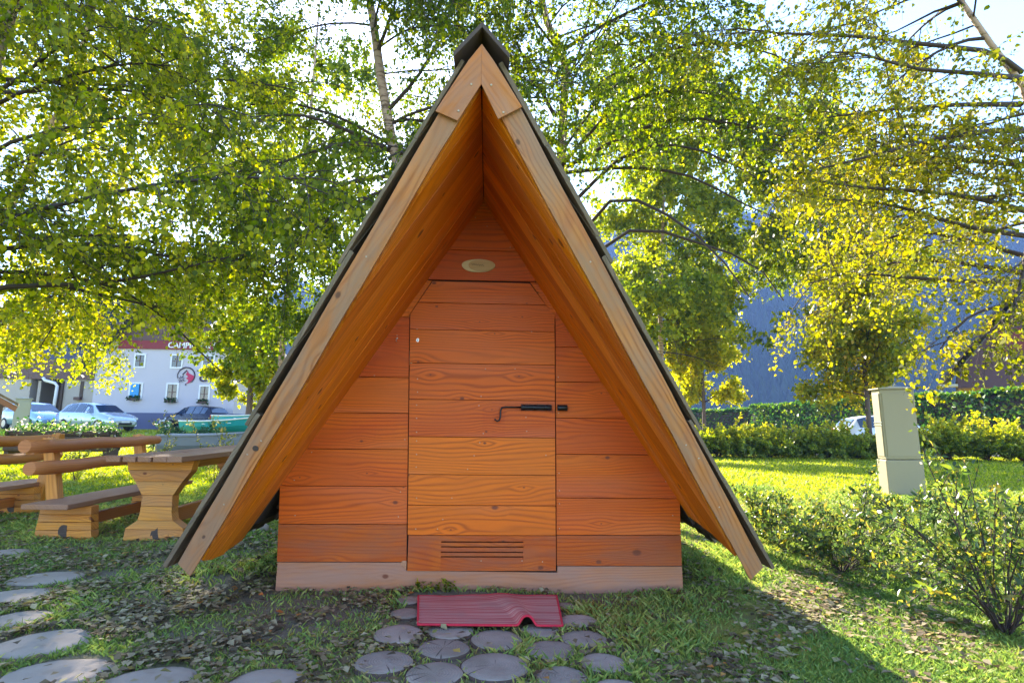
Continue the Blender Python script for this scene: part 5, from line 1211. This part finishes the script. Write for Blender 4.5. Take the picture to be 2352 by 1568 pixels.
# ------------------------------------------------------------------ grass and fallen leaves
def inside(x, y, lst, grow=1.0):
    m_ = np.zeros(len(x), bool)
    for cx_, cy_, r_ in lst: m_ |= (x-cx_)**2+(y-cy_)**2 < (r_*grow)**2
    return m_
def cover(n, ymin, ymax, power):
    """points over the ground, denser near the camera"""
    y = ymin*(ymax/ymin)**(rng.random(n)**power); x = rng.uniform(-1.15, 1.15, n)*y+.04*y
    return x, y
def vnoise(x, y, s_, sd_):
    return np.sin(x*s_+sd_)*np.cos(y*s_*1.13-sd_*1.7)+.6*np.sin(x*s_*2.3-y*s_*1.9+sd_*3)+.4*np.cos(x*s_*4.1+y*s_*3.7)
SOLID = slice_c+stone_c
x, y = cover(420000, 2.0, 9.5, .85)
wear = np.exp(-((x+1.1)*.30)**2-((y-3.9)*.42)**2)
pn = .5+.28*vnoise(x, y, 2.2, 1.3)+.14*vnoise(x, y, 7, 4)
keep = (rng.random(len(x)) < np.clip(pn-wear*.30+.12+(np.abs(x) > 1.8)*.12, .02, 1)) & ~inside(x, y, SOLID, .90)
keep &= ~((np.abs(x-CX) < 1.28) & (y > 3.70) & (y < 6.3)) & ~((np.abs(x) < .45) & (y > 3.05) & (y < 3.65))
x, y = x[keep], y[keep]; n = len(x); z = ground_h(x, y)
h = rng.uniform(.010, .034, n)*(1+.7*np.clip(vnoise(x, y, 1.7, 7), 0, 1)); h *= 1+.10*np.maximum(0, y-3)
bw = .0022+.0010*y*.5; a = rng.uniform(0, 6.283, n); ln = rng.uniform(.2, 1.3, n)*h; la = rng.uniform(0, 6.283, n)
B0 = np.stack([x, y, z-.004], 1); sdv = np.stack([np.cos(a), np.sin(a), 0*a], 1)*bw[:, None]; tip = B0+np.stack([np.cos(la)*ln, np.sin(la)*ln, h], 1); mid = B0+np.stack([np.cos(la)*ln*.3, np.sin(la)*ln*.3, h*.6], 1)
V = np.stack([B0-sdv, B0+sdv, mid+sdv*.6, tip], 1).reshape(-1, 3)
GR = leafmat('grass_blade', [(0, (.09, .16, .04)), (.5, (.22, .31, .07)), (.85, (.40, .42, .10)), (1, (.36, .28, .09))], .35, .5, .3)
o = np_mesh('grass', V, np.arange(n*4).reshape(n, 4), np.clip(rng.random(n)*.7+.18+.15*vnoise(x, y, .9, 2), 0, 1), GR); tag(o, 'short tufted grass', kind='stuff')
# lawn beyond, coarser blades
x, y = cover(150000, 8.0, 34, 1.0); z = ground_h(x, y); n = len(x)
keep = ~((np.abs(x-CX) < 1.5) & (y < 6.6)); h = rng.uniform(.03, .07, n); bw = .004+.0011*y; a = rng.uniform(0, 6.283, n); la = rng.uniform(0, 6.283, n); ln = h*.8
B0 = np.stack([x, y, z-.01], 1); sdv = np.stack([np.cos(a), np.sin(a), 0*a], 1)*bw[:, None]; tip = B0+np.stack([np.cos(la)*ln, np.sin(la)*ln, h], 1)
ok = keep & ~((x > 6) & (y > 20.0) & (y < 24.5+(x < 30)*3))
B0, sdv, tip = B0[ok], sdv[ok], tip[ok]; n = len(B0)
V = np.stack([B0-sdv, B0+sdv, tip+sdv*.2, tip-sdv*.2], 1).reshape(-1, 3)
GR2 = leafmat('lawn_blade', [(0, (.12, .17, .015)), (.5, (.28, .33, .025)), (1, (.50, .45, .07))], .5, .6, .2)
o = np_mesh('lawn_grass', V, np.arange(n*4).reshape(n, 4), rng.random(n), GR2); tag(o, kind='stuff')
# fallen leaves
def litter(n, f):
    x, y = cover(n, 2.0, 11, .8); return x, y
x, y = cover(150000, 2.0, 12, .8)
dens = .16+.95*np.exp(-((x+2.0)/1.3)**2-((y-4.3)/1.3)**2)+.35*np.exp(-((x+3.3)/2.2)**2-((y-6.5)/2)**2)+.25*np.exp(-((x-2.3)/1.0)**2-((y-3.9)/1.2)**2)+.22*np.exp(-((x+1.0)/1.6)**2-((y-3.0)/.8)**2)
dens *= .55+.75*np.clip(vnoise(x, y, 3.1, 5), -.7, 1)+.35*np.clip(vnoise(x, y, 9.0, 2), -1, 1)
keep = (rng.random(len(x)) < dens*1.1) & ~((np.abs(x-CX) < 1.28) & (y > 3.70) & (y < 6.3)) & ~((np.abs(x) < .45) & (y > 3.05) & (y < 3.65)) & ~(inside(x, y, SOLID, .9) & (rng.random(len(x)) < .93))
x, y = x[keep], y[keep]; n = len(x); on = inside(x, y, SOLID, .95); z = ground_h(x, y)+np.where(on, .040, rng.uniform(.006, .030, n))
A2 = rng.uniform(0, 6.283, n); s_ = rng.uniform(.010, .025, n)*(1+.02*y); til = rng.normal(0, .35, (n, 2)); 
U = np.stack([np.cos(A2), np.sin(A2), til[:, 0]*.6], 1); U = unit(U); Wv = unit(np.cross(np.stack([til[:, 0]*.4, til[:, 1]*.4, np.ones(n)], 1), U)); Nn = np.cross(U, Wv)
c0 = np.stack([x, y, z], 1); S = s_[:, None]; cu_ = rng.uniform(.05, .5, (n, 1))
V = np.stack([c0-U*S, c0-U*S*.1+Wv*S*.75+Nn*S*cu_, c0+U*S*1.1, c0-U*S*.1-Wv*S*.75+Nn*S*cu_*.6], 1)
V = V.reshape(-1, 3); Fq = np.arange(n*4).reshape(n, 4); T3 = np.concatenate([Fq[:, [0, 1, 2]], Fq[:, [0, 2, 3]]])
LIT = leafmat('litter_leaf', [(0, (.07, .05, .03)), (.3, (.19, .135, .07)), (.6, (.32, .24, .13)), (.85, (.46, .37, .21)), (.93, (.20, .20, .05)), (.98, (.50, .33, .08)), (1, (.5, .12, .03))], .25, .7, .25, 1.0, 1.1)
rv = rng.random(n); o = np_mesh('fallen_leaves', V, T3, np.concatenate([rv, rv]), LIT); tag(o, 'dry pale birch leaves scattered over the ground', kind='stuff')
print('LITTER', n)

# ------------------------------------------------------------------ the air between here and the mountain
HAZE = True
if HAZE:
    mb = MB(); mb.box((0, 250, 136), (2200, 1700, 276)); hz_o = mb.build('haze', None or plain('x', (1, 1, 1)), None); tag(hz_o, kind='stuff')
    t = NT('valley_haze'); pv = t.n('VolumePrincipled', {'Color': (.20, .34, .74, 1), 'Density': .00050, 'Anisotropy': .1}); t.t.links.new(pv.outputs[0], t.out.inputs[1])
    hz_o.data.materials.clear(); hz_o.data.materials.append(t.mat)
